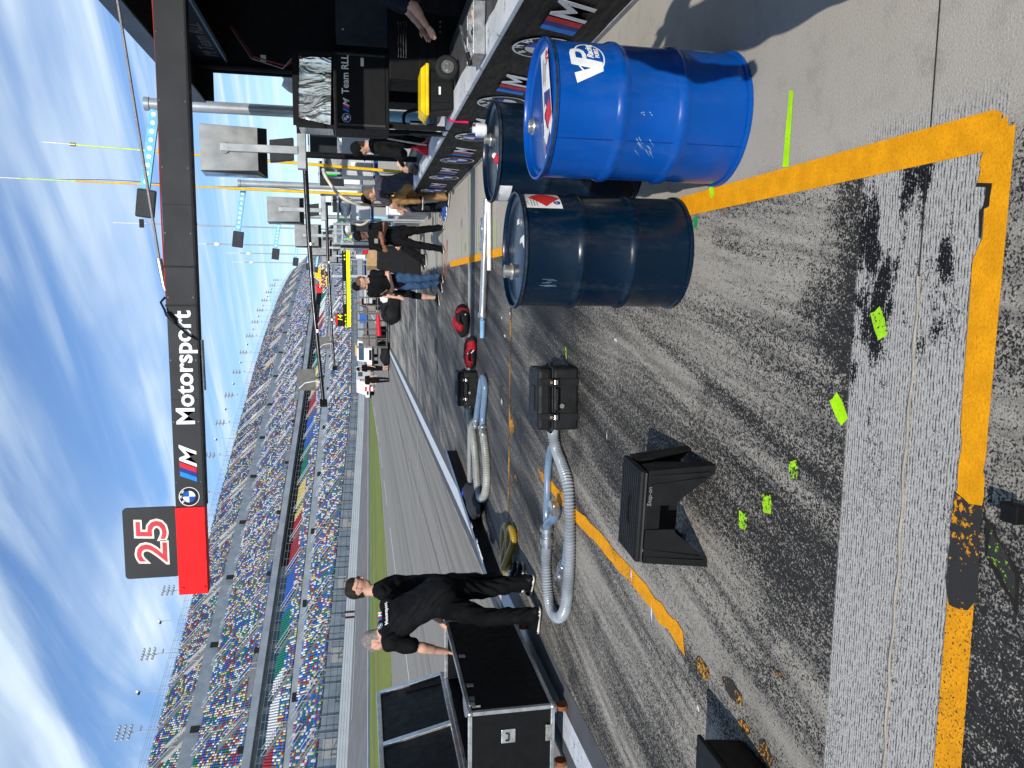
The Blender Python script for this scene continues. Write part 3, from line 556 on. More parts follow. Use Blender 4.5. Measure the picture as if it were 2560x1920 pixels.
for cx, cz, a0 in ((.30-r_, .42-r_, 0), (-.30+r_, .42-r_, 90), (-.30+r_, r_, 180), (.30-r_, r_, 270)): pl += [(cx+r_*math.cos(R(a0+k*30)), cz+r_*math.sin(R(a0+k*30))) for k in range(4)]
nb.prism(pl, (-2.115, .02, 3.163), (1, 0, 0), (0, 0, 1), .02); nbo = nb.build('number_board', boomm, bt, bevel=.003)
txt('numeral', '25', .335, M('cream_print', (.78, .72, .62), .5), nbo, frame((-2.105, -.001, 3.255), (1, 0, 0), (0, 0, 1)), .002, .06, .017, 'CENTER', 1.16); txt('numeral', '25', .335, M('faded_red_print', (.58, .055, .075), .5), nbo, frame((-2.105, -.004, 3.255), (1, 0, 0), (0, 0, 1)), .002, .06, .001, 'CENTER', 1.16)
for x in (.14, -.165): MB().box((x, 0, 3.05), (.014, .122, .24)).build('cable_tie', M('black_plastic', (.012, .012, .013), .4), bt)
mb = MB(); mb.tube([(4.4, .05, 3.75), (2.12, .03, 3.425), (.20, .02, 3.215)], .011, 8); mb.build('stay_cable', M('steel_cable', (.30, .28, .28), .45, .6, bump=.5, bscale=300), bt, 60)
mb = MB(); mb.cyl((.20, .02, 3.215), (-.02, .02, 3.185), .024, .02); mb.cyl((-.02, .02, 3.185), (-.09, .02, 3.165), .012); mb.build('turnbuckle', alu, bt, 50)
mb = MB(); mb.tube([(-.10, -.04, 3.17), (-.14, -.06, 3.20), (-.2, -.07, 3.17), (-.24, -.072, 3.16), (-.30, -.075, 3.10), (-.40, -.07, 3.0), (-.44, -.05, 2.93)], .009, 6); mb.cyl((-.22, -.072, 3.155), (-.30, -.076, 3.10), .016); mb.build('wiring', M('black_plastic'), bt, 50)
mb = MB(); mb.tube([(x, -.03, 3.166+.006*math.sin(x*3)) for x in np.linspace(3, -.2, 30)], .006, 5); mb.build('red_wire', M('red_cable'), bt, 50); mb = MB(); mb.tube([(-.44, 0, 2.92), (-.85, 0, 2.915)], .018, 8); mb.build('gas_strut', alu, bt, 50)
mb = MB(); mb.cyl((4.3, 0, 0), (4.3, 0, 3.9), .06); mb.build('mast', boomm, bt)
for x in np.arange(-1.6, 2.4, .5):
    for z in (2.958, 3.146): MB().cyl((x, -.049, z), (x, -.0545, z), .006, .006, 8).build('bolt', M('dark_bolt', (.10, .10, .10), .4, .6), bmn)
for x in (.62, -.92): MB().box((x, -.0504, 3.05), (.004, .003, .216)).build('panel_seam', M('black_flange'), bmn)
# ------------------------------------------------------------------ light poles along the wall, with arm, hanging sign and lamp boxes
galv = M('galvanised_pole', (.36, .38, .39), .42, .45, scale=4, var=.12); bluew = M('pale_blue_wrap', (.27, .52, .66), .5, scale=2); armb = M('sky_blue_arm', (.17, .48, .64), .45); circ = M('white_circle_print', (.74, .82, .84), .5)
signk = M('charcoal_sign', (.035, .038, .042), .4); sheet = M('dull_sheet_metal', (.25, .255, .25), .38, .45, scale=3, var=.14, bump=.06, bscale=10)
def pole_set(y, x, h, i):
    t = thing('lamp_pole', '', 'pole', (x, y, 0), 0, 'grey poles standing behind the pit wall')
    mb = MB(); mb.cyl((0, 0, 0), (0, 0, h), .073, .073, 18); mb.cyl((0, 0, h), (0, 0, h+.06), .085, .085, 18); mb.build('pole', galv, t, 50); MB().cyl((0, 0, .4), (0, 0, 1.35), .082, .082, 18).build('wrap', bluew, t, 50)
    mb = MB(); mb.bar((-.07, 0, h-.06), (-1.05, 0, h+.10), .05, .115); am = mb.build('arm', armb, t); mb = MB()
    for k in range(9):
        c = Vector((-.13-.105*k, -.0265, h-.05+.0165*k)); mb.lathe([(.030, 0), (.030, .002)], 14, (0, 0, 0)); n_ = 28
        mb.v[-n_:] = [(c.x+a, c.y-zz_, c.z+b) for a, b, zz_ in mb.v[-n_:]]
    mb.build('circle_print', circ, am)
    MB().box((-1.24, 0, h+.10), (.36, .05, .235), 0, 0, 0, .12).build('hanging_sign', signk, t, bevel=.02)
    return t
PY_ = [10.7, 18.3, 26.2, 34.2, 42.2, 50.2, 58.2, 66.2]
PL = ['nearest grey lamp pole with blue dotted arm, rising beside the black logo cabinet', 'second grey lamp pole from the canopy, its dotted arm over the pit lane', 'third grey lamp pole behind the wall with sky-blue dotted arm', 'fourth grey lamp pole with blue dotted arm and small hanging sign', 'fifth grey lamp pole in the row with blue dotted arm', 'sixth small lamp pole in the row before the grandstand', 'seventh small lamp pole in the row before the grandstand', 'farthest small lamp pole in the row before the grandstand']
for i, y in enumerate(PY_): pole_set(y, 2.27, 4.24, i)['label'] = PL[i]
def lamp_box(y, x0, x1, z0, z1, label, i):
    t = thing('lamp_box', label, 'lamp box', ((x0+x1)/2, y, z0), 0, 'sheet metal lamp boxes above the pit wall'); w_, h = x1-x0, z1-z0; d = .30
    mb = MB(); V = [(-w_/2, 0, .06), (w_/2, 0, .06), (w_/2+.02, 0, h), (-w_/2-.02, 0, h), (-w_/2-.05, d, -.02), (w_/2+.05, d, -.02), (w_/2+.05, d, h), (-w_/2-.05, d, h)]
    mb.add(V, [(0, 1, 2, 3), (5, 4, 7, 6), (1, 5, 6, 2), (4, 0, 3, 7), (3, 2, 6, 7)]); mb.build('housing', sheet, t, bevel=.004); MB().add([V[0], V[4], V[5], V[1]], [(0, 1, 2, 3)]).build('shade_underside', M('dark_interior'), t)
    MB().add([(-w_/2-.052, .02, .08), (-w_/2-.052, d, -.01), (-w_/2-.052, d, h-.01), (-w_/2-.03, .02, h-.01)], [(0, 1, 2, 3)]).build('side_glass', M('sky_glass', (.10, .19, .30), .08, 0), t)
    MB().bar((0, -.045, h*.66), (0, -.045, -.42), .09, .06).build('bracket_arm', galv, t, bevel=.004); MB().cyl((0, -.01, h*.62), (0, -.03, h*.62), .07, .07, 20).build('boss', sheet, t, 40)
    MB().box((.06, .02, -.46), (.55, .16, .10)).build('crossbar', galv, t); MB().prism([(-.10, 0), (.16, 0), (.12, .28), (-.14, .28)], (0, .12, -.36), (1, 0, 0), (0, 0, 1), .12).build('junction_box', signk, t)
    MB().cyl((.38, .06, -2.6), (.38, .06, -.4), .045, .045, 12).build('stand_post', galv, t, 40)
lamp_box(10.0, 1.40, 1.91, 2.80, 3.53, 'large nearest sheet-metal lamp box with bracket arm below the boom', 0); lamp_box(18, 1.44, 1.95, 2.90, 3.66, 'second sheet-metal lamp box along the wall, with round dented boss', 1)
lamp_box(25, 1.26, 1.90, 2.85, 3.63, 'third sheet-metal lamp box, crossed by the thin black rail', 2); lamp_box(33, 1.3, 1.9, 2.8, 3.6, 'fourth small sheet-metal lamp box behind the black rail', 3); lamp_box(41, 1.25, 1.9, 2.75, 3.55, 'fifth small lamp box farthest along the pit wall', 4)
# thin aerials
yelp = M('yellow_pole', (.80, .46, .02), .45); gfib = M('lime_fibreglass', (.55, .72, .22), .5)
def aerial(label, x, y, segs, lean=(0, 0)):
    t = thing('aerial', label, 'antenna', (x, y, 0), 0, 'tall aerial poles behind the pit wall'); pz = 0
    for z, r, m, nm in segs:
        MB().cyl((lean[0]*pz, lean[1]*pz, pz), (lean[0]*z, lean[1]*z, z), r, r*.9, 8).build(nm, m, t, 50); pz = z
    return t
aerial('shorter yellow aerial pole with lime tip beside the near lamp box', 2.0, 14, [(4.2, .028, yelp, 'lower_pole'), (5.0, .022, yelp, 'middle_pole'), (6.2, .016, gfib, 'upper_pole'), (6.28, .03, M('brass', (.5, .38, .12), .3, .9), 'ferrule'), (6.7, .008, wt, 'whip')], (.042, 0))
t = aerial('tallest yellow aerial pole running past the boom into the sky', 1.95, 17, [(4.3, .032, yelp, 'lower_pole'), (7.2, .02, yelp, 'middle_pole'), (8.3, .014, gfib, 'upper_pole'), (8.9, .008, wt, 'whip')], (.012, 0))
mb = MB(); mb.tube([(.03+.025*math.sin(z*2.2)+z*.012, 0, z) for z in np.linspace(2, 8.2, 40)], .006, 5); mb.build('coax_cable', M('black_plastic'), t, 50)
t = aerial('slim grey aerial mast with small crossbar top beyond the second lamp box', 2.12, 30, [(4, .035, galv, 'lower_pole'), (9.2, .025, galv, 'upper_pole'), (10.3, .012, wt, 'whip')], (.006, 0)); MB().box((.06, 0, 9.35), (.3, .1, .14)).build('mount', M('black_plastic'), t); MB().ell((.1, 0, 7.6), (.10, .1, .16), 6).build('sensor_dome', wt, t, 60)
for y, x, h, w_ in ((40, 2.0, 9.0, 'nearest'), (48, 1.9, 8.6, 'middle'), (56, 1.6, 9.5, 'farthest')):
    t = aerial(w_+' of three thin distant aerial masts between the small lamp poles', x, y, [(h, .03, galv, 'pole'), (h+.8, .012, wt, 'whip')]); MB().ell((0, 0, h-.5), (.10, .10, .16), 6).build('sensor_dome', wt, t, 60)
# boom rails of the neighbouring stalls
def rail_boom(label, y, pts, board, lb):
    t = thing('boom_rail', label, 'boom', (0, y, 0), 0, 'black boom rails of the neighbouring pits'); mb = MB(); mb.tube(pts, [.045, .04, .036, .03], 10); mb.build('rail', M('gloss_black_tube', (.012, .012, .014), .25), t, 50)
    mb = MB()
    for k in (.35, .7): p = Vector(pts[0]).lerp(Vector(pts[-1]), k); mb.cyl(p-Vector((.02, 0, 0)), p+Vector((.02, 0, 0)), .05, .05, 12)
    mb.build('clamp', alu, t, 50); MB().box(pts[-1], (.12, .10, .12), .4).build('end_cap', blackm, t, bevel=.01); MB().cyl((pts[0][0], 0, 0), (pts[0][0], 0, pts[0][2]+.05), .05).build('upright', blackm, t, 50)
    b = thing('pit_board', lb, 'board', board, 0, 'blank boards hung from the boom rails'); MB().box((0, 0, 0), (.36, .02, .30)).build('panel', M('grey_board', (.13, .13, .12), .6, var=.2), b); MB().tube([(-.14, -.02, .12), (-.05, -.03, .02), (-.02, -.02, -.14), (-.04, 0, -.22)], .008, 5).build('lead', wt, b, 50); MB().bar((.02, 0, -.15), (.06, 0, -.30), .03, .02).build('hanger', blackm, b)
rail_boom('black boom rail of the next pit, dropping gently across the view', 13, [(2.10, 0, 2.50), (.75, 0, 2.46), (-.26, 0, 2.41), (-1.95, 0, 2.28)], (-1.55, 12.98, 2.55), 'larger grey blank board above the near boom rail tip')
rail_boom('shorter black boom rail farther along, below the first', 22, [(2.26, 0, 2.53), (.68, 0, 2.51), (-1.38, 0, 2.44), (-2.3, 0, 2.38)], (-1.58, 21.98, 2.66), 'smaller grey blank board above the farther boom rail')
# ------------------------------------------------------------------ steel drums
def car_paint(name, col, spots=.0):
    g = NG(name); n = g.noise(None, 5, 4); d = g.noise(g.vec((1, 1, .35)), 16, 5, .7)
    c = g.mix(g.mapr(n, .3, .7), lighten(col, .92), lighten(col, 1.08)); c = g.mix(g.mapr(d, .64, .74, 0, .45), c, (.10, .115, .12)); c = g.mix(g.mul(g.mapr(g.noise(g.vec((1, 1, .3)), 4, 6, .75), .5, .75), .10), c, (.22, .22, .20))
    g.bump(g.noise(g.vec((1, 1, .5)), 4.5, 3), .22, .03)
    return g.fin(c, g.mapr(n, .3, .7, .20, .30), 0, 0, .26)
bpaint = car_paint('bright_blue_enamel', (.0, .060, .30)); npaint = car_paint('navy_enamel', (.0006, .0085, .023))
rust = M('scuffed_rim', (.02, .03, .05), .5, .3, .5, 30); zinc = M('zinc_bung', (.45, .44, .40), .35, .8, .2, 30)
def drum(x, y, paint, label, bungs, rz=0, seam=None):
    t = thing('steel_drum', label, 'drum', (x, y, 0), rz, 'steel drums beside the pit wall')
    r = .286; pr = [(.284, .002), (.2975, .002), (.2985, .012), (.2965, .022), (.287, .026)]
    for zc_ in (.305, .575):
        pr += [(r, zc_-.034), (r+.004, zc_-.024), (r+.0105, zc_-.010), (r+.0115, zc_), (r+.0105, zc_+.010), (r+.004, zc_+.024), (r, zc_+.034)]
    pr += [(r, .79), (.2865, .852), (.2965, .856), (.2985, .866), (.2965, .877), (.288, .878), (.2835, .872), (.282, .856)]
    mb = MB(); mb.lathe(pr, 72); mb.f = mb.f[:-1]; mb.m = mb.m[:-1]; mb.build('shell', paint, t, 40)
    mb = MB(); mb.lathe([(.283, .846), (.283, .858), (.262, .858), (.250, .850), (.245, .8515)], 72); mb.build('lid', paint, t, 40)
    for (bx, by, br, bh, tall) in bungs:
        mb = MB(); mb.lathe([(br*1.35, .852), (br*1.25, .858), (br, .860), (br, .858+bh), (br*.72, .858+bh), (br*.70, .858+bh*.6)], 24, (bx, by, 0)); mb.build('bung', zinc, t, 40)
    mb = MB(); mb.lathe([(.2992, .861), (.2996, .866), (.2992, .871)], 72); mb.f = mb.f[:-2]; mb.m = mb.m[:-2]; mb.build('rim_bead', rust, t, 40)
    return t
def cpatch(name, t, mat, th0, th1, z0, z1, r=.2868, n=14, z0b=None):
    mb = MB(); V = []
    for i in range(n+1):
        a = th0+(th1-th0)*i/n
        for z in (z0, z1): V.append((r*math.cos(a), r*math.sin(a), z))
    mb.add(V, [(2*i, 2*i+2, 2*i+3, 2*i+1) for i in range(n)]); return mb.build(name, mat, t, 60)
dA = drum(.196, 3.922, npaint, 'navy drum nearest the middle with red diamond label on its side', [(-.105, .14, .036, .035, 1), (.13, -.17, .018, .012, 0)])
dB = drum(.784, 3.390, bpaint, 'bright blue drum with white racing fuel logo by the wall', [(-.03, .20, .030, .012, 1)])
dC = drum(.814, 4.641, npaint, 'navy drum behind the bright blue one, touching the black banner side', [(.10, .15, .030, .030, 1)])
paper = M('white_label', (.74, .74, .73), .5); ink = M('grey_ink', (.25, .25, .27), .6); rdi = M('hazard_red', (.55, .03, .03), .5); prp = M('purple_print', (.045, .055, .20), .45)
# label on A
cpatch('label', dA, paper, R(-46), R(-6), .665, .862)
mb = MB(); V = []
for i in range(13):
    x = -.082+.164*i/12; q = R(-27)+x/.287; hh = .083-abs(x); V += [(.2876*math.cos(q), .2876*math.sin(q), .748-hh), (.2876*math.cos(q), .2876*math.sin(q), .748+hh)]
mb.add(V, [(2*i, 2*i+2, 2*i+3, 2*i+1) for i in range(12)]); mb.build('hazard_diamond', rdi, dA, 60)
txt('lettering', 'UN 1203', .026, ink, dA, None, .0006, wrap=(.2876, R(-46)+.02/.287, .835)); 
for k in range(3): cpatch('lettering', dA, ink, R(-44), R(-44+14+4*k), .818-.014*k, .822-.014*k, .2875, 6)
txt('emblem', 'G', .04, M('decal_navy'), dA, None, .0006, wrap=(.2876, R(-40), .675), bold=.003)
cpatch('label', dC, paper, R(-178), R(-140), .775, .862); txt('lettering', 'UN 1203', .024, ink, dC, None, .0006, wrap=(.2876, R(-172), .835))
mb = MB(); mb.box((-.10, -.17, .853), (.06, .12, .002), .2); mb.box((-.18, -.17, .8535), (.04, .03, .002), .5); mb.build('paper_scrap', paper, dC)
mb = MB(); mb.add([(.01, -.22, .854), (.06, -.18, .854), (.07, -.16, .854), (.055, -.08, .8542), (.03, -.07, .854), (.035, -.13, .854), (-.01, -.19, .854)], [tuple(range(7))]); mb.add([(.13, -.06, .854), (.16, -.05, .854), (.155, 0, .854), (.13, .01, .854)], [(0, 1, 2, 3)]); mb.build('paper_scrap', paper, dA)
mb = MB()
for k in range(9): a = R(-126+random.uniform(-5, 5)); z = .60+.012*k+random.uniform(-.01, .01); mb.box((.2866*math.cos(a), .2866*math.sin(a), .735+random.uniform(-.03, .03)), (.003, .0016, .05+random.uniform(-.03, .02)), a)
mb.build('scratch', M('faint_scratch', (.10, .16, .22), .5), dA)
# B: top label, logo, scratches
lb = MB(); lb.add([(.235, .02, .862), (.24, -.10, .862), (-.16, -.235, .862), (-.235, -.10, .862)], [(0, 1, 2, 3)]); lbl = lb.build('top_label', paper, dB)
MB().add([(.06, -.055, .8628), (.055, -.155, .8628), (-.165, -.228, .8628), (-.215, -.10, .8628)], [(0, 1, 2, 3)]).build('label_block', prp, lbl)
def sqr(c, a, z, rot, m, nm): ca, sa = math.cos(rot)*a, math.sin(rot)*a; MB().add([(c[0]+x*ca-y*sa, c[1]+x*sa+y*ca, z) for x, y in ((-1, -1), (1, -1), (1, 1), (-1, 1))], [(0, 1, 2, 3)]).build(nm, m, lbl)
sqr((-.045, -.135), .045, .8634, R(40), M('hazard_pink_red', (.62, .04, .06), .5), 'hazard_diamond'); sqr((-.125, -.115), .034, .8634, R(50), paper, 'hazard_square'); sqr((-.10, -.190), .030, .8634, R(42), paper, 'hazard_square'); sqr((-.02, -.085), .020, .8634, R(42), paper, 'hazard_square'); sqr((-.075, -.09), .020, .8634, R(42), paper, 'hazard_square')
for i, w_ in enumerate((.10, .12, .08, .11, .06)): MB().box((.15-.004*i, -.03-.014*i, .8632), (w_, .004, .0006), .12).build('text_line', ink, lbl)
txt('lettering', 'VP', .055, rdi, lbl, frame((.175, -.118, .8632), (.98, .2, 0), (-.2, .98, 0)), .0008, bold=.002); txt('lettering', 'FLAMMABLE LIQUID', .018, ink, lbl, frame((-.21, -.088, .8635), (.9, .33, 0), (-.33, .9, 0)), .0006)
wd = M('logo_white', (.74, .76, .78), .35); T0 = R(-56)
def ringp(t, th, zc_, a, b, w_, mat, rr=.2874, a0=0, a1=360):
    mb = MB(); V = []; n = 44
    for i in range(n+1):
        q = R(a0+(a1-a0)*i/n)
        for k in (1, 1-w_): an_ = th+a*k*math.cos(q)/.287; V.append((rr*math.cos(an_), rr*math.sin(an_), zc_+b*k*math.sin(q)))
    mb.add(V, [(2*i, 2*i+2, 2*i+3, 2*i+1) for i in range(n)]); return mb.build('logo_ring', mat, t, 60)
LS = .80; LZ = .722
ringp(dB, T0+.02*LS/.287, LZ-.010*LS, .122*LS, .082*LS, .09, wd)
def cpoly(nm, pl, m, r): 
    mb = MB(); V = [(r*math.cos(T0+x*LS/.287), r*math.sin(T0+x*LS/.287), LZ+y*LS) for x, y in pl]; mb.add(V, [tuple(range(len(pl)))]); mb.build(nm, m, dB)
for m_, g_, r_ in ((wd, 0, .2876), ):
    cpoly('lettering', [(-.150, .070), (-.095, .082), (-.062, -.010), (-.048, -.010), (-.045, -.075), (-.075, -.075)], m_, r_); cpoly('lettering', [(-.062, -.010), (-.045, .095), (.005, .095), (-.005, -.01), (-.02, -.075), (-.045, -.075)], m_, r_+.0002)
    cpoly('lettering', [(-.045, .095), (.04, .095), (.04, .072), (-.012, .072)], m_, r_+.0004); cpoly('lettering', [(.04, .095), (.068, .085), (.080, .062), (.078, .035), (.060, .015), (.03, .008), (.03, .030), (.045, .036), (.052, .052), (.045, .070), (.03, .072)], m_, r_+.0003); cpoly('lettering', [(-.005, .008), (.035, .008), (.035, .030), (-.002, .030)], m_, r_+.0005)
txt('lettering', 'Racing', .039, wd, dB, None, .0012, wrap=(.2881, T0+.003/.287, .696), shear=.3, bold=.001); txt('lettering', 'FUELS', .024, wd, dB, None, .0012, wrap=(.2881, T0+.008/.287, .671), shear=.1, bold=.001)
mb = MB()
for k in range(11):
    a = R(-133+random.uniform(-7, 7)); z = .43+random.uniform(-.03, .05); da = R(random.uniform(3, 8)); mb.add([(.2868*math.cos(a), .2868*math.sin(a), z), (.2868*math.cos(a+da), .2868*math.sin(a+da), z+.03), (.2868*math.cos(a+da), .2868*math.sin(a+da), z+.033)], [(0, 1, 2)])
for k in range(5):
    a = R(-101+random.uniform(-3, 3)); z = .47+random.uniform(-.03, .03); mb.add([(.2868*math.cos(a), .2868*math.sin(a), z), (.2868*math.cos(a+.02), .2868*math.sin(a+.02), z+.004), (.2868*math.cos(a+.02), .2868*math.sin(a+.02), z+.010)], [(0, 1, 2)])
mb.build('scratch', M('bare_scratch', (.30, .42, .40), .4), dB)
mb = MB(); a = R(-124); mb.box((.2862*math.cos(a), .2862*math.sin(a), .43), (.002, .004, .84), a); mb.build('welded_seam', M('seam_dark_blue', (.002, .03, .16), .4), dB)
cpatch('label', dB, M('pale_blue_label', (.30, .40, .50), .5), R(-24), R(-12), .10, .20)
# things resting on the back drum
jg = thing('plastic_jug', 'white plastic screw cap standing on the rear navy drum', 'jug', (.97, 4.80, .878)); MB().lathe([(.035, 0), (.04, .01), (.04, .06), (.03, .065)], 20).build('cap', M('white_plastic'), jg, 40); MB().lathe([(.02, .065), (.02, .085)], 16).build('nozzle', M('white_plastic'), jg, 40)
mb = MB(); mb.ell((0, 0, .018), (.030, .022, .018), 6); mb.ell((.02, .01, .03), (.018, .016, .016), 6, 1); tag(mb.build('rag', [M('red_cloth', (.5, .02, .03), .8), paper], None, 50, loc=(.74, 4.44, .853)), 'scrap of crumpled red and white wrapper on the rear navy drum', 'wrapper')
# ------------------------------------------------------------------ hard equipment cases
blkp = M('black_case_plastic', (.013, .0135, .014), .5, bump=.25, bscale=160, var=.25); blkr = M('black_rubber_plastic', (.010, .0105, .011), .45, bump=.15, bscale=120); chrome = M('chrome', (.75, .75, .74), .18, 1)
def hard_case(label, x0, x1, y0, dy, h, rz):
    w_ = x1-x0; t = thing('equipment_case', label, 'case', ((x0+x1)/2, y0+dy/2, 0), rz, 'black hard cases feeding hoses on the ground'); d = dy
    mb = MB(); mb.box((0, 0, h*.31), (w_*.97, d*.97, h*.62)); mb.build('base', blkp, t, bevel=.022); mb = MB(); mb.box((0, 0, h*.83), (w_*.97, d*.97, h*.34)); mb.build('lid', blkp, t, bevel=.03)
    MB().box((0, 0, h*.635), (w_, d, h*.05)).build('lip', blkp, t, bevel=.006)
    for sx_ in (-.27, .27):
        for nm, bx, bz in (('rib', (.055*w_/.5, d+.012, h*.60), .31), ('rib', (.055*w_/.5, d+.012, h*.30), .83)): MB().box((sx_*w_, 0, h*bz), bx).build(nm, blkp, t, bevel=.005)
        l = MB(); l.box((sx_*w_, -d/2-.018, h*.62), (.06, .02, .075)); lo = l.build('latch', blkr, t, bevel=.004); MB().box((sx_*w_, -d/2-.030, h*.58), (.036, .006, .028)).build('catch', chrome, lo, bevel=.002); MB().box((sx_*w_*1.0, -d/2-.030, h*.70), (.02, .005, .02)).build('pin', M('copper_pin', (.6, .42, .34), .3, .8), lo)
    hb = MB(); hb.tube([(-.09, -d/2, h*.56), (-.085, -d/2-.03, h*.55), (.085, -d/2-.03, h*.55), (.09, -d/2, h*.56)], .010, 8); hb.build('handle', blkr, t, 50)
    for sx_ in (-1, 1):
        hb = MB(); hb.tube([(sx_*w_/2, -.07, h*.60), (sx_*(w_/2+.025), -.06, h*.585), (sx_*(w_/2+.025), .06, h*.585), (sx_*w_/2, .07, h*.60)], .011, 8); hb.build('side_handle', blkr, t, 50)
    mb = MB(); mb.cyl((-.1*w_, -d/2-.004, h*.42), (-.1*w_, -d/2-.012, h*.42), .018, .018, 18); mb.build('valve', zinc, t, 40); MB().box((0, -.02, h+.004), (w_*.4, d*.25, .012)).build('lid_pad', blkp, t, bevel=.004)
    return t
hard_case('black hard equipment case closest to the plastic step stool, clear hose behind', -1.105, -.605, 5.62, .36, .325, R(2)); hard_case('smaller-looking black hard case farther off, beside the red bags', -1.71, -1.20, 10.75, .40, .30, R(1))
# ------------------------------------------------------------------ step stool
st = thing('step_stool', 'black plastic step stool with splayed legs standing on speckled concrete', 'stool', (-1.075, 3.475, 0), R(-5))
mb = MB(); a_, b_, H_ = .262, .165, .365; at, bt_ = .235, .132
mb.box((0, 0, H_-.018), (2*at, 2*bt_, .036)); mb.build('top', blkr, st, bevel=.014)
for k in range(9): MB().box((0, -bt_*.78+2*bt_*.78*k/8, H_+.001), (2*at*.93, .011, .004)).build('tread_ridge', blkr, st)
MB().prism([(-.075, -.012), (-.055, .014), (.055, .014), (.075, -.012), (.05, -.012), (.042, .0), (-.042, .0), (-.05, -.012)], (0, -.01, H_+.003), (1, 0, 0), (0, 1, 0), .004).build('grip_slot', M('slot_black', (.004, .004, .004), .6), st)
def legp(sx_, front):   # one splayed half of the front or back wall, cut away to a pointed foot
    y0, y1 = (-bt_-.002, -b_) if front else (bt_+.002, b_); mb = MB(); P = lambda u, v: Vector((sx_*(u), 0, v))
    pts = [(at, H_-.04), (a_-.002, .03), (a_, 0), (a_-.032, 0), (a_-.045, .008), (.082, .172), (.062, .182), (.062, H_-.04)]
    V = []
    for u, v in pts:
        f_ = 1-v/H_; V.append(Vector((sx_*u, y0+(y1-y0)*f_, v)))
    off = Vector((0, .012 if front else -.012, 0)); V2 = [p+off for p in V]; n_ = len(V)
    mb.add(V+V2, [tuple(range(n_)), tuple(reversed(range(n_, 2*n_)))]+[(i, i+n_, (i+1) % n_+n_, (i+1) % n_) for i in range(n_)]); mb.build('leg_panel', blkr, st)
    mb = MB(); mb.bar((sx_*(at-.028), y0-(.006 if front else -.006), H_-.05), (sx_*(a_-.036), y1-(.006 if front else -.006), .03), .012, .006); mb.bar((sx_*(at-.07), y0-(.005 if front else -.005), H_-.05), (sx_*(a_-.06), y1-(.005 if front else -.005), .05), .006, .005); mb.build('leg_rib', blkr, st)
for sx_ in (-1, 1):
    for fr in (True, False): legp(sx_, fr)
    mb = MB(); f0, f1 = .06/H_, .22/H_
    for y0s in (-1, 1):
        pts = [(y0s*bt_, H_-.04, at), (y0s*b_, 0, a_), (y0s*(b_-.05), 0, a_), (y0s*.03, .24, at+(a_-at)*(1-.24/H_)), (y0s*.03, H_-.04, at)]
        V = [Vector((sx_*x_, y_, z_)) for y_, z_, x_ in pts]; V2 = [p-Vector((sx_*.012, 0, 0)) for p in V]; n_ = 5
        mb.add(V+V2, [tuple(range(n_)), tuple(reversed(range(n_, 2*n_)))]+[(i, i+n_, (i+1) % n_+n_, (i+1) % n_) for i in range(n_)])
    mb.build('side_panel', blkr, st)
for fr in (-1, 1): MB().box((0, fr*(bt_-.006), H_-.075), (.125, .014, .075)).build('hinge_plate', blkr, st, bevel=.003)
MB().box((0, bt_-.015, H_-.19), (.40, .012, .24)).build('inner_wall', blkr, st); txt('lettering', 'Snap-on', .030, M('grey_print', (.22, .22, .21), .6), st, frame((.06, -bt_-.012, H_-.058), (1, 0, 0), (0, 0, 1)), .001, .2)
MB().box((0, -bt_-.002, H_-.028), (2*at*.96, .006, .008)).build('edge_line', M('edge_charcoal', (.05, .052, .055), .35), st)  # thin strip a little paler than the stool plastic
# ------------------------------------------------------------------ hoses
def smooth_path(P, n=8):
    P = [Vector(p) for p in P]; out = []
    for i in range(len(P)-1):
        p0, p1, p2, p3 = P[max(i-1, 0)], P[i], P[i+1], P[min(i+2, len(P)-1)]
        for k in range(n):
            t = k/n; out.append(.5*((2*p1)+(p2-p0)*t+(2*p0-5*p1+4*p2-p3)*t*t+(3*p1-p0-3*p2+p3)*t**3))
    return out+[P[-1]]
def ribbed(P, r, pitch, amp):
    pts = smooth_path(P, 30); L = [0]
    for a, b in zip(pts, pts[1:]): L.append(L[-1]+(b-a).length)
    step = pitch/4; out, rs, j = [], [], 0; d = 0; k = 0
    while d < L[-1]-1e-6:
        while L[j+1] < d: j += 1
        t = (d-L[j])/max(1e-9, L[j+1]-L[j]); out.append(pts[j].lerp(pts[j+1], t)); rs.append(r+amp*(1, .3, -1, .3)[k % 4]); d += step; k += 1
    return out, rs
def hose_mat(name, col, dark):
    g = NG(name); n = g.noise(None, 30, 3); g.bump(n, .1, .004)
    return g.fin(g.mix(g.mapr(g.noise(None, 6, 3), .3, .7), dark, col), g.mapr(n, .3, .7, .20, .34), 0, .25)
clr = hose_mat('clear_grey_hose', (.30, .33, .36), (.20, .225, .25)); clr2 = hose_mat('dusty_grey_hose', (.31, .32, .29), (.22, .23, .21)); blu = hose_mat('pale_blue_hose', (.15, .22, .32), (.11, .17, .25)); yho = hose_mat('amber_hose', (.34, .22, .012), (.24, .15, .008))
def coupling(p, d, r, ln, nm='coupling', par=None):
    p, d = Vector(p), Vector(d).normalized(); mb = MB(); mb.tube([p, p+d*ln*.15, p+d*ln*.16, p+d*ln*.5, p+d*ln*.51, p+d*ln*.8, p+d*ln*.82, p+d*ln], [r, r, r*1.25, r*1.25, r*.95, r*.95, r*1.3, r*1.3], 18); return mb.build(nm, alu, par, 40)
h1 = thing('vacuum_hose', 'thick clear ribbed hose looping on the ground from the nearer black case', 'hose', (0, 0, 0))
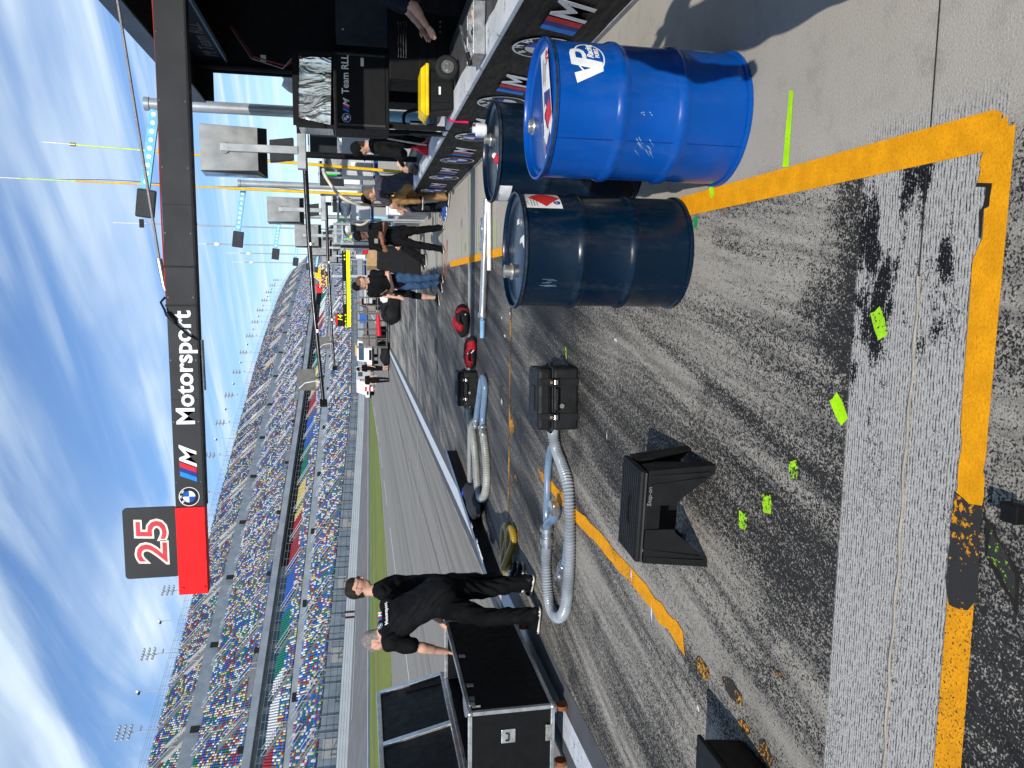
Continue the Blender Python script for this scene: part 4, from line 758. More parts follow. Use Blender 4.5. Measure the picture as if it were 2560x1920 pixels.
pts, rs = ribbed([(-1.06, 5.98, .12), (-1.20, 6.12, .075), (-1.33, 6.10, .052), (-1.42, 5.92, .050), (-1.52, 5.74, .05), (-1.70, 5.65, .05), (-2.05, 5.61, .05), (-2.35, 5.63, .05), (-2.58, 5.70, .05), (-2.74, 5.88, .05), (-2.79, 6.09, .05), (-2.71, 6.27, .05), (-2.47, 6.36, .05), (-2.28, 6.35, .05)], .043, .0255, .0062)
mb = MB(); mb.tube(pts, rs, 14); mb.build('ribbed_tube', clr, h1, 60); coupling((-2.29, 6.35, .05), (.92, -.15, .06), .046, .20, 'coupling', h1)
mb = MB(); mb.tube(smooth_path([(-2.10, 6.32, .058), (-2.02, 6.24, .06), (-1.95, 6.10, .06), (-1.87, 6.02, .065)], 6), .043, 14); mb.build('blue_elbow', blu, h1, 60); mb = MB(); mb.tube([(-1.87, 6.02, .065), (-1.80, 5.98, .09), (-1.80, 5.97, .115), (-1.80, 5.97, .118), (-1.80, 5.97, .100)], [.045, .046, .046, .034, .033], 18); mb.build('open_fitting', alu, h1, 40)
for a_ in (-1, 1): MB().box((-1.80+.06*a_, 5.97, .09), (.05, .012, .014)).build('cam_lever', M('brown_lever', (.25, .13, .06), .5, .3), h1)
h1b = thing('transfer_hose', 'narrower pale blue hose lying inside the clear hose loop', 'hose', (0, 0, 0))
mb = MB(); mb.tube(smooth_path([(-2.10, 6.42, .036), (-1.98, 6.44, .036), (-1.84, 6.42, .036), (-1.62, 6.42, .036), (-1.42, 6.34, .036), (-1.30, 6.22, .040), (-1.22, 6.24, .06)], 8), .032, 12); mb.build('tube', blu, h1b, 60)
mb = MB(); mb.tube(smooth_path([(-2.02, 5.74, .034), (-2.16, 5.77, .034), (-2.24, 5.81, .034)], 6), .030, 12); mb.build('tail', blu, h1b, 60); coupling((-2.24, 5.81, .04), (-.72, .55, 0), .036, .22, 'coupling', h1b)
h2 = thing('vacuum_hose', 'grey ribbed hose loop lying beside the farther black case', 'hose', (0, 0, 0))
pts, rs = ribbed([(-1.74, 11.05, .12), (-1.80, 11.20, .07), (-1.92, 11.22, .05), (-2.05, 11.0, .05), (-2.18, 10.83, .05), (-2.42, 10.63, .05), (-2.68, 10.50, .05), (-2.88, 10.32, .05), (-2.88, 10.04, .05), (-2.73, 9.76, .05), (-2.52, 9.62, .05), (-2.21, 9.70, .05), (-1.98, 9.90, .05)], .052, .03, .004)
mb = MB(); mb.tube(pts, rs, 12); mb.build('ribbed_tube', clr2, h2, 60); coupling((-1.99, 9.90, .05), (.7, .55, 0), .048, .16, 'coupling', h2)
h2b = thing('transfer_hose', 'short pale blue hose bent double in front of farther black case', 'hose', (0, 0, 0)); mb = MB(); mb.tube(smooth_path([(-1.88, 10.0, .05), (-1.72, 10.02, .045), (-1.52, 9.92, .045), (-1.30, 9.86, .045), (-1.19, 9.98, .045), (-1.26, 10.16, .045), (-1.45, 10.30, .045), (-1.66, 10.46, .045), (-1.84, 10.56, .05)], 8), .042, 12); mb.build('tube', blu, h2b, 60); coupling((-1.84, 10.56, .05), (-.75, .6, 0), .04, .18, 'coupling', h2b)
h3 = thing('suction_hose', 'coiled amber yellow hose on the ground behind the bending men', 'hose', (0, 0, 0)); pts, rs = ribbed([(-3.10, 7.95, .045), (-3.24, 8.14, .045), (-3.24, 8.40, .045), (-3.01, 8.46, .045), (-2.80, 8.42, .045), (-2.70, 8.25, .045), (-2.80, 8.12, .06), (-3.02, 8.12, .10), (-3.10, 8.02, .12), (-2.94, 7.92, .09), (-2.75, 7.84, .05), (-2.64, 7.93, .045), (-2.70, 8.06, .05), (-2.98, 8.02, .07), (-3.12, 7.92, .06)], .040, .02, .002)
mb = MB(); mb.tube(pts, rs, 10); mb.build('ribbed_tube', yho, h3, 60); coupling((-3.10, 7.92, .06), (-.8, -.4, 0), .035, .16, 'coupling', h3)
# ------------------------------------------------------------------ long chrome tube, red bags, litter
pp = thing('lance_pipe', 'long silver pipe with bent end and blue tip lying across the stall', 'pipe', (0, 0, 0))
mb = MB(); mb.tube([(1.12, 9.70, .065), (-.35, 9.98, .065)], .045, 16); mb.build('main_tube', M('polished_tube', (.66, .65, .62), .28, .85, scale=3), pp, 50); mb = MB(); mb.tube([(1.16, 9.62, .05), (.22, 9.56, .05)], .028, 14); mb.build('thin_tube', M('white_tube', (.68, .68, .66), .35), pp, 50)
mb = MB(); mb.tube(smooth_path([(.60, 9.95, .06), (.76, 10.02, .06), (.86, 9.98, .07), (.86, 9.86, .075), (.78, 9.80, .075)], 6), .04, 14); mb.build('bend', alu, pp, 50); MB().cyl((.60, 9.95, .06), (.50, 9.92, .06), .06, .06, 18).build('flange', alu, pp, 50)
mb = MB(); mb.tube([(-.35, 9.98, .065), (-.66, 10.02, .06)], .032, 12); mb.build('blue_tip', M('blue_tube', (.18, .34, .55), .3), pp, 50); MB().cyl((-.32, 9.975, .065), (-.38, 9.985, .065), .06, .06, 18).build('clamp_ring', alu, pp, 50); MB().tube([(-.36, 9.94, .09), (-.42, 9.88, .10), (-.44, 9.80, .06)], .006, 6).build('ring_pin', alu, pp, 50); MB().box((.36, 10.15, .03), (.55, .05, .05), -.15).build('blue_bar', M('pale_blue_bar', (.22, .38, .52), .5), pp)
redc = M('red_bag_cloth', (.26, .010, .018), .65, bump=.4, bscale=30, var=.25); blkc = M('black_bag_cloth', (.012, .012, .013), .7, bump=.4, bscale=30)
def lump(c, r, seed, n=9, amp=.18):
    rr = random.Random(seed); mb = MB(); mb.ell((0, 0, 0), (1, 1, 1), n); ph = [rr.uniform(0, 6) for _ in range(6)]
    V = []
    for x, y, z in mb.v:
        k = 1+amp*(math.sin(3*x+ph[0])*math.cos(4*y+ph[1])+.6*math.sin(6*z+5*x+ph[2])*math.sin(5*y+ph[3])); V.append((c[0]+x*r[0]*k, c[1]+y*r[1]*k, max(.003, c[2]+z*r[2]*k)))
    mb.v = V; return mb
def tool_bag(label, x, y, rz, L_, W_, H_, sd):
    t = thing('tool_bag', label, 'bag', (x, y, 0), rz, 'red and black tool bags on the asphalt'); lump((0, 0, H_*.42), (L_/2, W_/2, H_*.55), sd).build('body', blkc, t, 60); lump((-.03, -.02, H_*.60), (L_*.42, W_*.40, H_*.42), sd+1).build('red_flap', redc, t, 60)
    lump((L_*.20, -W_*.25, H_*.45), (L_*.2, W_*.22, H_*.38), sd+2).build('end_pocket', redc, t, 60); MB().tube(smooth_path([(-L_*.2, -W_*.45, H_*.5), (-L_*.12, -W_*.62, H_*.75), (L_*.05, -W_*.6, H_*.7), (L_*.12, -W_*.42, H_*.45)], 6), .014, 6).build('strap', blkc, t, 60); MB().tube(smooth_path([(0, -W_*.42, H_*.8), (.02, -W_*.50, H_*.5), (.06, -W_*.5, H_*.3)], 5), .008, 6).build('piping', M('white_piping', (.7, .7, .7), .6), t, 60); return t
tool_bag('upright slumped red and black tool bag nearest the silver pipe', -.50, 11.70, R(15), .46, .34, .24, 3); tool_bag('flattened red and black tool bag against the farther hard case', -.92, 10.95, R(-12), .52, .26, .18, 8)
lit = M('white_litter', (.7, .7, .7), .7); k = 0
for x, y, sx_, sy_ in ((-1.88, 4.0, .05, .012), (-1.78, 4.35, .045, .01), (-.33, 4.78, .012, .03), (-1.35, 8.85, .04, .04), (-.55, 8.7, .02, .05), (-.35, 8.9, .02, .03), (-.28, 8.4, .02, .03), (-1.0, 4.9, .03, .008), (-2.1, 3.35, .018, .014)):
    patch('litter_scrap', [[(x-sx_, y-sy_), (x+sx_*.3, y-sy_*1.1), (x+sx_, y+sy_*.4), (x-sx_*.2, y+sy_)]], lit, .007)
# ------------------------------------------------------------------ flight case with open lid
fc = thing('flight_case', 'black flight case on casters with aluminium edges and raised lid', 'flight case', (-3.40, 5.67, 0)); fp = M('black_case_laminate', (.006, .0063, .007), .5, bump=.2, bscale=220); W_, L_, z0, z1 = .62, 1.72, .15, .835
def panelbox(nm, c, d, m=fp, par=fc): return MB().box(c, d).build(nm, m, par, bevel=.002)
panelbox('side_panel', (-.006, L_/2, (z0+z1)/2), (.012, L_, z1-z0)); panelbox('side_panel', (-W_+.006, L_/2, (z0+z1)/2), (.012, L_, z1-z0)); panelbox('front_panel', (-W_/2, .006, (z0+z1)/2), (W_-.03, .012, z1-z0)); panelbox('rear_panel', (-W_/2, L_-.006, (z0+z1)/2), (W_-.03, .012, z1-z0)); panelbox('floor_panel', (-W_/2, L_/2, z0+.01), (W_-.03, L_-.03, .012))
def edge(a, b, s_=.034): return MB().bar(a, b, s_, s_).build('edge_trim', alu, fc, bevel=.004)
for x in (0, -W_):
    for y in (0, L_): edge((x, y, z0), (x, y, z1))
    for z in (z0, z1): edge((x, 0, z), (x, L_, z))
for y in (0, L_):
    for z in (z0, z1): edge((-W_, y, z), (0, y, z))
for x in (0, -W_):
    for y in (0, L_):
        for z in (z0, z1): MB().ell((x, y, z), (.030, .030, .030), 6).build('ball_corner', alu, fc, 60)
for y in (.08, L_-.1):
    for x in (-.06, -W_+.06):
        cw = MB(); cw.cyl((x-.018, y, .052), (x+.018, y, .052), .052, .052, 20); cs = cw.build('caster_wheel', M('brown_rubber_wheel', (.22, .075, .03), .5), fc, 40); MB().box((x, y, .122), (.06, .07, .04)).build('caster_fork', zinc, cs)
hp = MB().box((-.22, -.008, .52), (.12, .014, .12)); ho = hp.build('recessed_handle', M('zinc_plate', (.50, .52, .51), .35, .8), fc, bevel=.01); MB().tube([(-.25, -.022, .545), (-.25, -.03, .52), (-.19, -.03, .52), (-.19, -.022, .545)], .006, 6).build('grip', blkr, ho, 50)
MB().box((-.22, -.018, .185), (.14, .012, .05)).build('corner_plate', zinc, fc, bevel=.003)
for y in (.42, .95): MB().box((.008, y, z1-.06), (.012, .05, .06)).build('butterfly_latch', zinc, fc, bevel=.004)
mb = MB(); mb.box((.012, .10, z1-.03), (.03, .05, .05)); mb.box((.02, .06, z1-.06), (.02, .012, .07), .3); mb.build('corner_latch', zinc, fc, bevel=.003); MB().box((.010, .20, z1-.045), (.006, .07, .045)).build('badge', M('grey_badge', (.14, .15, .16), .5), fc)
lidp = lambda k, y: (-W_-.02-.16*k, y, z1+.03+.66*k)
for y0, y1 in ((.0, .92), (.96, L_+.14)):
    mb = MB(); V = [lidp(0, y0), lidp(0, y1), lidp(1, y1), lidp(1, y0)]; V += [(x-.05, y, z) for x, y, z in V]; mb.add(V, [(0, 1, 2, 3), (7, 6, 5, 4), (0, 4, 5, 1), (1, 5, 6, 2), (2, 6, 7, 3), (3, 7, 4, 0)]); mb.build('lid_panel', fp, fc)
for a, b in ((lidp(0, 0), lidp(0, L_+.14)), (lidp(1, 0), lidp(1, L_+.14)), (lidp(0, .94), lidp(1, .94)), (lidp(0, L_+.14), lidp(1, L_+.14)), (lidp(0, 0), lidp(1, 0))): MB().bar(a, b, .06, .045).build('lid_trim', alu, fc, bevel=.004)
MB().bar((-W_, L_-.02, z1+.02), (-W_-.11, L_+.02, z1+.42), .02, .02).build('lid_stay', blackm, fc); MB().lathe([(.12, 0), (.12, .012)], 28, (-.16, .45, z1-.03)).build('inner_disc', M('grey_disc', (.20, .22, .25), .5), fc, 40)
ky = thing('guard_board', 'long black and blue sponsor board lying on edge by the lane line', 'board', (0, 0, 0))
a, b = Vector((-2.90, 13.2, 0)), Vector((-3.52, 8.6, 0)); MB().bar(a+Vector((0, 0, .09)), b+Vector((0, 0, .09)), .05, .18).build('panel', blackm, ky); d = (b-a).normalized(); MB().bar(a+Vector((0, 0, .184)), b+Vector((0, 0, .184)), .09, .006).build('top_face', M('gloss_blue_top', (.06, .10, .17), .28), ky)  # black panel with a glossy blue top face
ex = (a-b).normalized(); txt('lettering', 'Motorsport', .11, wt, ky, frame(b-ex*-1.0+Vector((.0, 0, .188))+Vector((.032, 0, 0)), -ex, (ex.y, -ex.x, 0)), .002, 0, .002); m_logo(ky, frame(b+ex*1.55+Vector((.03, 0, .1885)), -ex, (ex.y, -ex.x, 0)), .08)
lump((0, 0, .09), (.22, .55, .10), 21, 10, .2).build('jacket', M('grey_black_cloth', (.03, .03, .033), .7, bump=.3, bscale=20), None, 60, loc=(-3.05, 10.6, 0)); o = bpy.data.objects['jacket']; tag(o, 'dark bundled jacket lying beside the long sponsor board', 'jacket'); MB().tube(smooth_path([(.05, .5, .10), (.0, .62, .14), (-.05, .5, .17), (.02, .35, .19)], 5), .02, 6).build('blue_cord', M('bright_blue_cord', (.02, .06, .45), .5), o, 60)
# dark case corner at the picture edge and a caster by the lens
bx = thing('plastic_bin', 'black plastic box cut off at the picture edge near worn yellow paint', 'box', (-2.18, 2.75, 0)); MB().prism([(-.19, 0), (.19, 0), (.215, .20), (-.215, .20)], (0, -.16, 0), (1, 0, 0), (0, 0, 1), -.32).build('body', blkr, bx, bevel=.02); MB().box((0, 0, .205), (.44, .36, .02)).build('rim', blkr, bx, bevel=.006)
cs = thing('caster', 'small grey caster wheel peeking in at the very edge by the yellow line', 'caster', (-.545, 1.575, 0)); MB().cyl((-.015, 0, .03), (.015, 0, .03), .03, .03, 20).build('wheel', M('grey_wheel', (.16, .17, .19), .4), cs, 40); MB().box((0, -.01, .06), (.05, .05, .03)).build('fork', blackm, cs, bevel=.004)
# ------------------------------------------------------------------ people: one continuous skin per figure, grown from posed limbs
def surface(d, org, h):
    s = d < 0; c = np.zeros(tuple(n-1 for n in d.shape), np.int8)
    for i in (0, 1):
        for j in (0, 1):
            for k in (0, 1): c += s[i:i+c.shape[0], j:j+c.shape[1], k:k+c.shape[2]]
    I = np.argwhere((c > 0) & (c < 8)); idx = -np.ones(c.shape, np.int32); idx[tuple(I.T)] = np.arange(len(I))
    cor = [(i, j, k) for i in (0, 1) for j in (0, 1) for k in (0, 1)]; D = np.stack([d[I[:, 0]+i, I[:, 1]+j, I[:, 2]+k] for i, j, k in cor], 1)
    acc = np.zeros((len(I), 3)); cnt = np.zeros(len(I))
    for a in range(8):
        for b in range(a+1, 8):
            if sum(abs(x-y) for x, y in zip(cor[a], cor[b])) != 1: continue
            m = (D[:, a] < 0) != (D[:, b] < 0); t = D[m, a]/(D[m, a]-D[m, b]); acc[m] += np.array(cor[a])+t[:, None]*(np.array(cor[b])-np.array(cor[a])); cnt[m] += 1
    V = org+h*(I+acc/cnt[:, None]); Q = []
    for ax_ in range(3):
        u, v = [(1, 2), (2, 0), (0, 1)][ax_]; sl = [slice(None)]*3; a = list(sl); b = list(sl); a[ax_] = slice(0, -1); b[ax_] = slice(1, None)
        ch = s[tuple(a)] != s[tuple(b)]; E_i = np.argwhere(ch); ok = (E_i[:, u] > 0) & (E_i[:, v] > 0) & (E_i[:, u] < d.shape[u]-1) & (E_i[:, v] < d.shape[v]-1); E_i = E_i[ok]
        def cell(du, dv): e = E_i.copy(); e[:, u] -= du; e[:, v] -= dv; return idx[tuple(e.T)]
        q = np.stack([cell(1, 1), cell(0, 1), cell(0, 0), cell(1, 0)], 1); fl = ~s[tuple(E_i.T)]; q[fl] = q[fl][:, ::-1]; Q.append(q)
    return V, np.concatenate(Q)
SKINS = {}
def clothm(name, col, rough=.8):
    if name in MATS: return MATS[name]
    g = NG(name); n = g.noise(g.vec((1, 1, .55)), 9, 5, .6, .8); g.bump(n, .55, .035); c = g.mix(g.mapr(n, .3, .7), lighten(col, .75), lighten(col, 1.2)); MATS[name] = g.fin(c, rough, 0, None, .12); return MATS[name]
def person(label, loc, rz, J={}, shirt=('black_shirt', (.0050, .0053, .0062)), legs=('black_trousers', (.0046, .0048, .0056)), skin=('fair_skin', (.56, .32, .235)), hair=('dark_brown_hair', (.045, .028, .018)), shoe=('black_shoe', (.006, .006, .0068)), sole=('white_sole', (.65, .65, .63)),
           H=1.78, h=.011, short_legs=False, cap=None, bald=0, sleeve=.62, stripe=None, group='people working in the pit lane', seed=0, beard=False, bulk=1):
    j = dict(pel=(0, 0, .95), che=(0, .01, 1.30), nec=(0, 0, 1.485), hea=(0, .025, 1.655), look=(0, 1, 0), shL=(-.185, 0, 1.43), shR=(.185, 0, 1.43), elL=(-.235, -.03, 1.15), elR=(.235, -.03, 1.15), wrL=(-.235, .06, .905), wrR=(.235, .06, .905),
             hiL=(-.085, 0, .93), hiR=(.085, 0, .93), knL=(-.10, .03, .50), knR=(.10, .03, .50), anL=(-.105, -.03, .085), anR=(.105, -.03, .085), toL=(-.125, .15, .035), toR=(.125, .15, .035), fdL=None, fdR=None, curl=.55)
    j.update(J); k = H/1.78; j = {a: (Vector(b)*(k if a not in ('look',) and not a.startswith('fd') else 1) if isinstance(b, tuple) else b) for a, b in j.items()}
    P = []   # primitives: a, b, ra, rb, flatten axis, flatten factor, material
    def cap_(a, b, ra, rb, m, ax_=None, fl=1, blend=.018):
        if m in (0, 1): ra, rb = ra*bulk, rb*bulk
        P.append((np.array(a), np.array(b), ra*k, rb*k, None if ax_ is None else np.array(Vector(ax_).normalized()), fl, m, blend))
    up = (j['nec']-j['pel']).normalized(); rt = (j['shR']-j['shL']).normalized(); fw = up.cross(rt).normalized(); pr = (j['hiR']-j['hiL']).normalized(); mid = j['pel'].lerp(j['che'], .5)
    cap_(j['pel']-up*.02, j['pel']+up*.05, .142, .142, 1, fw, .74); cap_(j['pel']+up*.04, mid, .150, .150, 0, fw, .70); cap_(mid, j['che'], .150, .165, 0, fw, .68); cap_(j['che'], j['nec'].lerp(j['che'], .28), .160, .10, 0, fw, .72)
    cap_(j['pel']-up*.03, j['pel']+up*.06, .152, .150, 0, fw, .73); cap_(j['shL'], j['shR'], .068, .068, 0, None, 1, .04)
    for sd in 'LR':
        sh, el, wr = j['sh'+sd], j['el'+sd], j['wr'+sd]; cu = sh.lerp(el, sleeve)
        cap_(sh, cu, .070, .064, 0, None, 1, .03); cap_(sh.lerp(el, max(.1, sleeve-.2)), el, .046, .042, 2 if sleeve < 1 else 0); cap_(el, wr, .043, .028, 2 if sleeve < 1.2 else 0); cap_(el, el.lerp(wr, .35), .044, .042, 2 if sleeve < 1.2 else 0)
        f_ = (wr-el).normalized(); f_ = Vector(j['fd'+sd]).normalized() if j['fd'+sd] else f_
        sgn = -1 if sd == 'L' else 1; side = f_.cross(fw); side = (side if side.length > .1 else f_.cross(up)).normalized(); nn = side.cross(f_).normalized()
        pc = wr+f_*.055*k; cap_(wr, wr+f_*.078*k, .027, .036, 2, nn, .5, .008)
        for q, (o_, ln) in enumerate(((-.030, .068), (-.010, .078), (.010, .074), (.029, .058))):
            b0 = wr+f_*.080*k+side*o_*k; c1_ = (f_*math.cos(j['curl'])+nn*math.sin(j['curl'])*-sgn*0+fw*math.sin(j['curl'])).normalized(); b1 = b0+(f_*.7+c1_*.3)*ln*.5*k; b2 = b1+c1_*ln*.55*k; cap_(b0, b1, .0105, .010, 2, None, 1, .004); cap_(b1, b2, .010, .0085, 2, None, 1, .004)
        b0 = wr+f_*.025*k-side*.026*k; b1 = b0+(f_*.6-side*.55+fw*.3).normalized()*.042*k; cap_(b0, b1, .013, .011, 2, None, 1, .006); cap_(b1, b1+(f_*.85-side*.1+fw*.35).normalized()*.034*k, .011, .009, 2, None, 1, .004)
        hi, kn, an_, to = j['hi'+sd], j['kn'+sd], j['an'+sd], j['to'+sd]
        cap_(hi, hi.lerp(kn, .55), .098, .084, 1, None, 1, .03); cap_(hi.lerp(kn, .5), kn, .084, .068, 1, None, 1, .03)
        if short_legs: cap_(kn, kn.lerp(an_, .12), .070, .072, 1, None, 1, .01); cap_(kn, kn.lerp(an_, .4), .050, .056, 2); cap_(kn.lerp(an_, .4), an_, .056, .036, 2)
        else: cap_(kn, kn.lerp(an_, .45), .067, .064, 1, None, 1, .02); cap_(kn.lerp(an_, .45), an_+Vector((0, 0, .015)), .064, .058, 1, None, 1, .02)
        hl = an_+(an_-to)*.22; hl.z = to.z+.012; dz = Vector((0, 0, .030)); cap_(an_-Vector((0, 0, .015)), an_.lerp(to, .5)+dz*.25, .046, .044, 3, None, 1, .02); cap_(hl+dz*.6, to+dz*.2, .042, .036, 3, None, 1, .015); cap_(hl-dz*.45, to-dz*.35, .040, .040, 4, (0, 0, 1), .42, .004)
    lk = Vector(j['look']).normalized(); hu = (j['hea']-j['nec']).normalized(); hu = (hu-lk*hu.dot(lk)*.8).normalized(); hr = lk.cross(hu).normalized(); hu = hr.cross(lk).normalized(); hc = j['hea']
    cap_(j['nec']-up*.035, hc-hu*.06-lk*.02, .060, .054, 2, None, 1, .02); cap_(hc+hu*.028-lk*.020, hc+hu*.012+lk*.012, .090, .083, 2, hr, .86, .02); cap_(hc-hu*.03+lk*.025, hc-hu*.072+lk*.045, .066, .040, 2, hr, .95, .02)
    cap_(hc+hu*.018+lk*.088, hc-hu*.022+lk*.106, .010, .0155, 2, None, 1, .010); cap_(hc+hu*.035+lk*.078+hr*.03, hc+hu*.035+lk*.078-hr*.03, .016, .016, 2, None, 1, .012)
    for sg in (-1, 1):
        cap_(hc+hu*.018+hr*sg*.077-lk*.012, hc-hu*.026+hr*sg*.074-lk*.006, .017, .012, 2, hr, .55, .006); cap_(hc+hu*.016+hr*sg*.030+lk*.080, hc+hu*.016+hr*sg*.032+lk*.081, .0115, .0115, 6, None, 1, .002); cap_(hc+hu*.036+hr*sg*.016+lk*.090, hc+hu*.036+hr*sg*.044+lk*.078, .0065, .0055, 5, None, 1, .002)
    cap_(hc-hu*.050+hr*.021+lk*.087, hc-hu*.050-hr*.021+lk*.087, .0075, .0075, 7, None, 1, .003)
    if not bald:
        cap_(hc+hu*.050-lk*.032, hc+hu*.066+lk*.022, .086, .068, 5, hr, .93, .012); cap_(hc+hu*.02-lk*.045, hc-hu*.035-lk*.045, .074, .055, 5, hr, 1.0, .012)
    else: cap_(hc+hu*.052-lk*.030, hc+hu*.058+lk*.02, .076, .064, 5, hr, .92, .01); cap_(hc+hu*.01-lk*.045, hc-hu*.03-lk*.045, .070, .052, 5, hr, 1.0, .01)
    if beard: cap_(hc-hu*.04+lk*.05, hc-hu*.082+lk*.062, .052, .036, 5, hr, 1.05, .008)
    if cap: cap_(hc+hu*.058-lk*.026, hc+hu*.060+lk*.014, .101, .092, 8, hr, .95, .008); cap_(hc+hu*.052+lk*.075, hc+hu*.040+lk*.165, .058, .045, 8, hu, .16, .008)
    pts = np.array([p[i] for p in P for i in (0, 1)]); org = pts.min(0)-.22; n = np.ceil((pts.max(0)+.22-org)/h).astype(int)+1; d = np.full(n, .3, np.float32); cl = np.full(n, .3, np.float32); cm = np.zeros(n, np.int8)
    for a, b, ra, rb, ax_, fl, m, bl_ in P:
        R_ = max(ra, rb)+.05; lo = np.maximum(0, ((np.minimum(a, b)-R_-org)/h).astype(int)); hi_ = np.minimum(n, ((np.maximum(a, b)+R_-org)/h).astype(int)+2)
        g_ = np.stack(np.meshgrid(*[org[q]+h*np.arange(lo[q], hi_[q]) for q in range(3)], indexing='ij'), -1); pa = g_-a; ba = b-a
        if ax_ is not None: pa = pa+(1/fl-1)*(pa@ax_)[..., None]*ax_; ba = ba+(1/fl-1)*(ba@ax_)*ax_
        t = np.clip((pa@ba)/max(1e-9, ba@ba), 0, 1); dd = np.linalg.norm(pa-t[..., None]*ba, axis=-1)-(ra+(rb-ra)*t)
        if ax_ is not None: dd *= fl**.5
        s_ = tuple(slice(x, y) for x, y in zip(lo, hi_)); o = d[s_]; hh = np.clip(.5+.5*(o-dd)/bl_, 0, 1); d[s_] = o*(1-hh)+dd*hh-bl_*hh*(1-hh); w_ = dd < cl[s_]-1e-5; cl[s_] = np.where(w_, dd, cl[s_]); cm[s_] = np.where(w_, m, cm[s_])
    # soft folds in the cloth
    gx = [org[q]+h*np.arange(n[q]) for q in range(3)]; X_, Y_, Z_ = np.meshgrid(*gx, indexing='ij', sparse=True); ph = seed*1.7
    fold = np.sin(38*Z_+9*np.sin(11*X_+ph)+7*Y_)*np.sin(17*X_+13*Y_+6*Z_+ph); d = d+np.where(cm <= 1, .0075*fold, 0).astype(np.float32)
    V, Q = surface(d, org, h); ci = np.clip(np.rint((V[Q].mean(1)-org)/h).astype(int), 0, n-1); mi = cm[tuple(ci.T)]
    me = bpy.data.meshes.new('person'); me.vertices.add(len(V)); me.vertices.foreach_set('co', V.ravel()); me.loops.add(Q.size); me.loops.foreach_set('vertex_index', Q.ravel()); me.polygons.add(len(Q)); me.polygons.foreach_set('loop_start', np.arange(len(Q))*4); me.polygons.foreach_set('loop_total', np.full(len(Q), 4))
    sk = M(skin[0], skin[1], .48, 0, .10, 14)
    for m in (clothm(*shirt), clothm(*legs), sk, M(shoe[0], shoe[1], .5), M(sole[0], sole[1], .6), M(hair[0], hair[1], .6, 0, .35, 60, bump=.6, bscale=120), M('eye_dark', (.03, .02, .016), .3), M('lip_'+skin[0], lighten(skin[1], .72), .5), clothm(*(cap or ('black_cap', (.006, .006, .0068))))): me.materials.append(m)
    me.polygons.foreach_set('material_index', mi.astype(np.int32)); me.polygons.foreach_set('use_smooth', np.ones(len(Q), bool)); me.update(calc_edges=True); me.validate()
    o = bpy.data.objects.new('person', me); COL.objects.link(o); o.location = loc; o.rotation_euler[2] = rz; tag(o, label, 'person', group); o['_'] = 0; del o['_']
    return o, j, (hc, lk, hu, hr, fw, up, rt)
BLK_S = ('black_shirt', (.0050, .0053, .0062)); grey_h = ('grey_short_hair', (.20, .18, .165))
# man bending over the flight case, back to the lens
p1, j1, q1 = person('man in black bending over the flight case with his back turned', (-3.03, 6.86, 0), R(62), dict(pel=(0, -.20, .96), che=(.0, .04, 1.24), nec=(.0, .20, 1.41), hea=(-.02, .335, 1.475), look=(-.25, .75, -.62), shL=(-.205, .13, 1.36), shR=(.205, .13, 1.36), elL=(-.235, .21, 1.08), elR=(.245, .24, 1.08), wrL=(-.20, .345, .86), wrR=(.20, .42, .87), fdL=(.2, .6, -.75), fdR=(-.2, .8, -.5),
     hiL=(-.095, -.19, .93), hiR=(.095, -.19, .93), knL=(-.14, -.02, .50), knR=(.14, -.06, .51), anL=(-.17, -.05, .085), anR=(.17, -.10, .085), toL=(-.19, .14, .035), toR=(.20, .09, .035), curl=.8), legs=('black_workwear_trousers', (.0042, .0044, .0052)), hair=grey_h, H=1.86, h=.0085, seed=1, bulk=1.16)
bk = q1[4]*-1; upb = q1[5]; base = j1['che']+upb*.085+bk*.142; fr_ = frame(base, -q1[6]*-1, upb); fr_ = frame(base-q1[6]*.13, q1[6], upb)
txt('lettering', 'Motorsport', .052, wt, p1, fr_ @ Matrix.Translation((.0, -.015, .004)), .004, bold=.001); bm_logo(p1, fr_ @ Matrix.Translation((.02, .075, .004)), .030, None, .004); m_logo(p1, fr_ @ Matrix.Translation((.085, .055, .004)), .042, .004)
# man with glasses behind him
p2, j2, q2 = person('man with short dark hair and glasses standing behind the bending man, looking sideways', (-3.08, 7.55, 0), R(-72), dict(look=(.1, .95, -.18), elL=(-.24, -.16, 1.15), wrL=(-.16, -.12, .92), elR=(.25, -.16, 1.16), wrR=(.16, -.12, .95), hea=(0, .04, 1.665), anL=(-.12, -.02, .085), toL=(-.14, .16, .035)), H=1.83, h=.0085, hair=('dark_hair', (.022, .016, .012)), seed=2, bulk=1.12)
hc, lk, hu, hr = q2[:4]; mb = MB()
for sg in (-1, 1):
    c = hc+hu*.018+lk*.104+hr*sg*.032; mb.tube([c+(hr*math.cos(a)*.024+hu*math.sin(a)*.017) for a in np.linspace(0, 6.283, 13)], .0022, 5); mb.tube([c+hr*sg*.024, hc+hu*.02+hr*sg*.083+lk*.05, hc+hu*.018+hr*sg*.084-lk*.02], .002, 5)
mb.build('glasses', blackm, p2, 50)
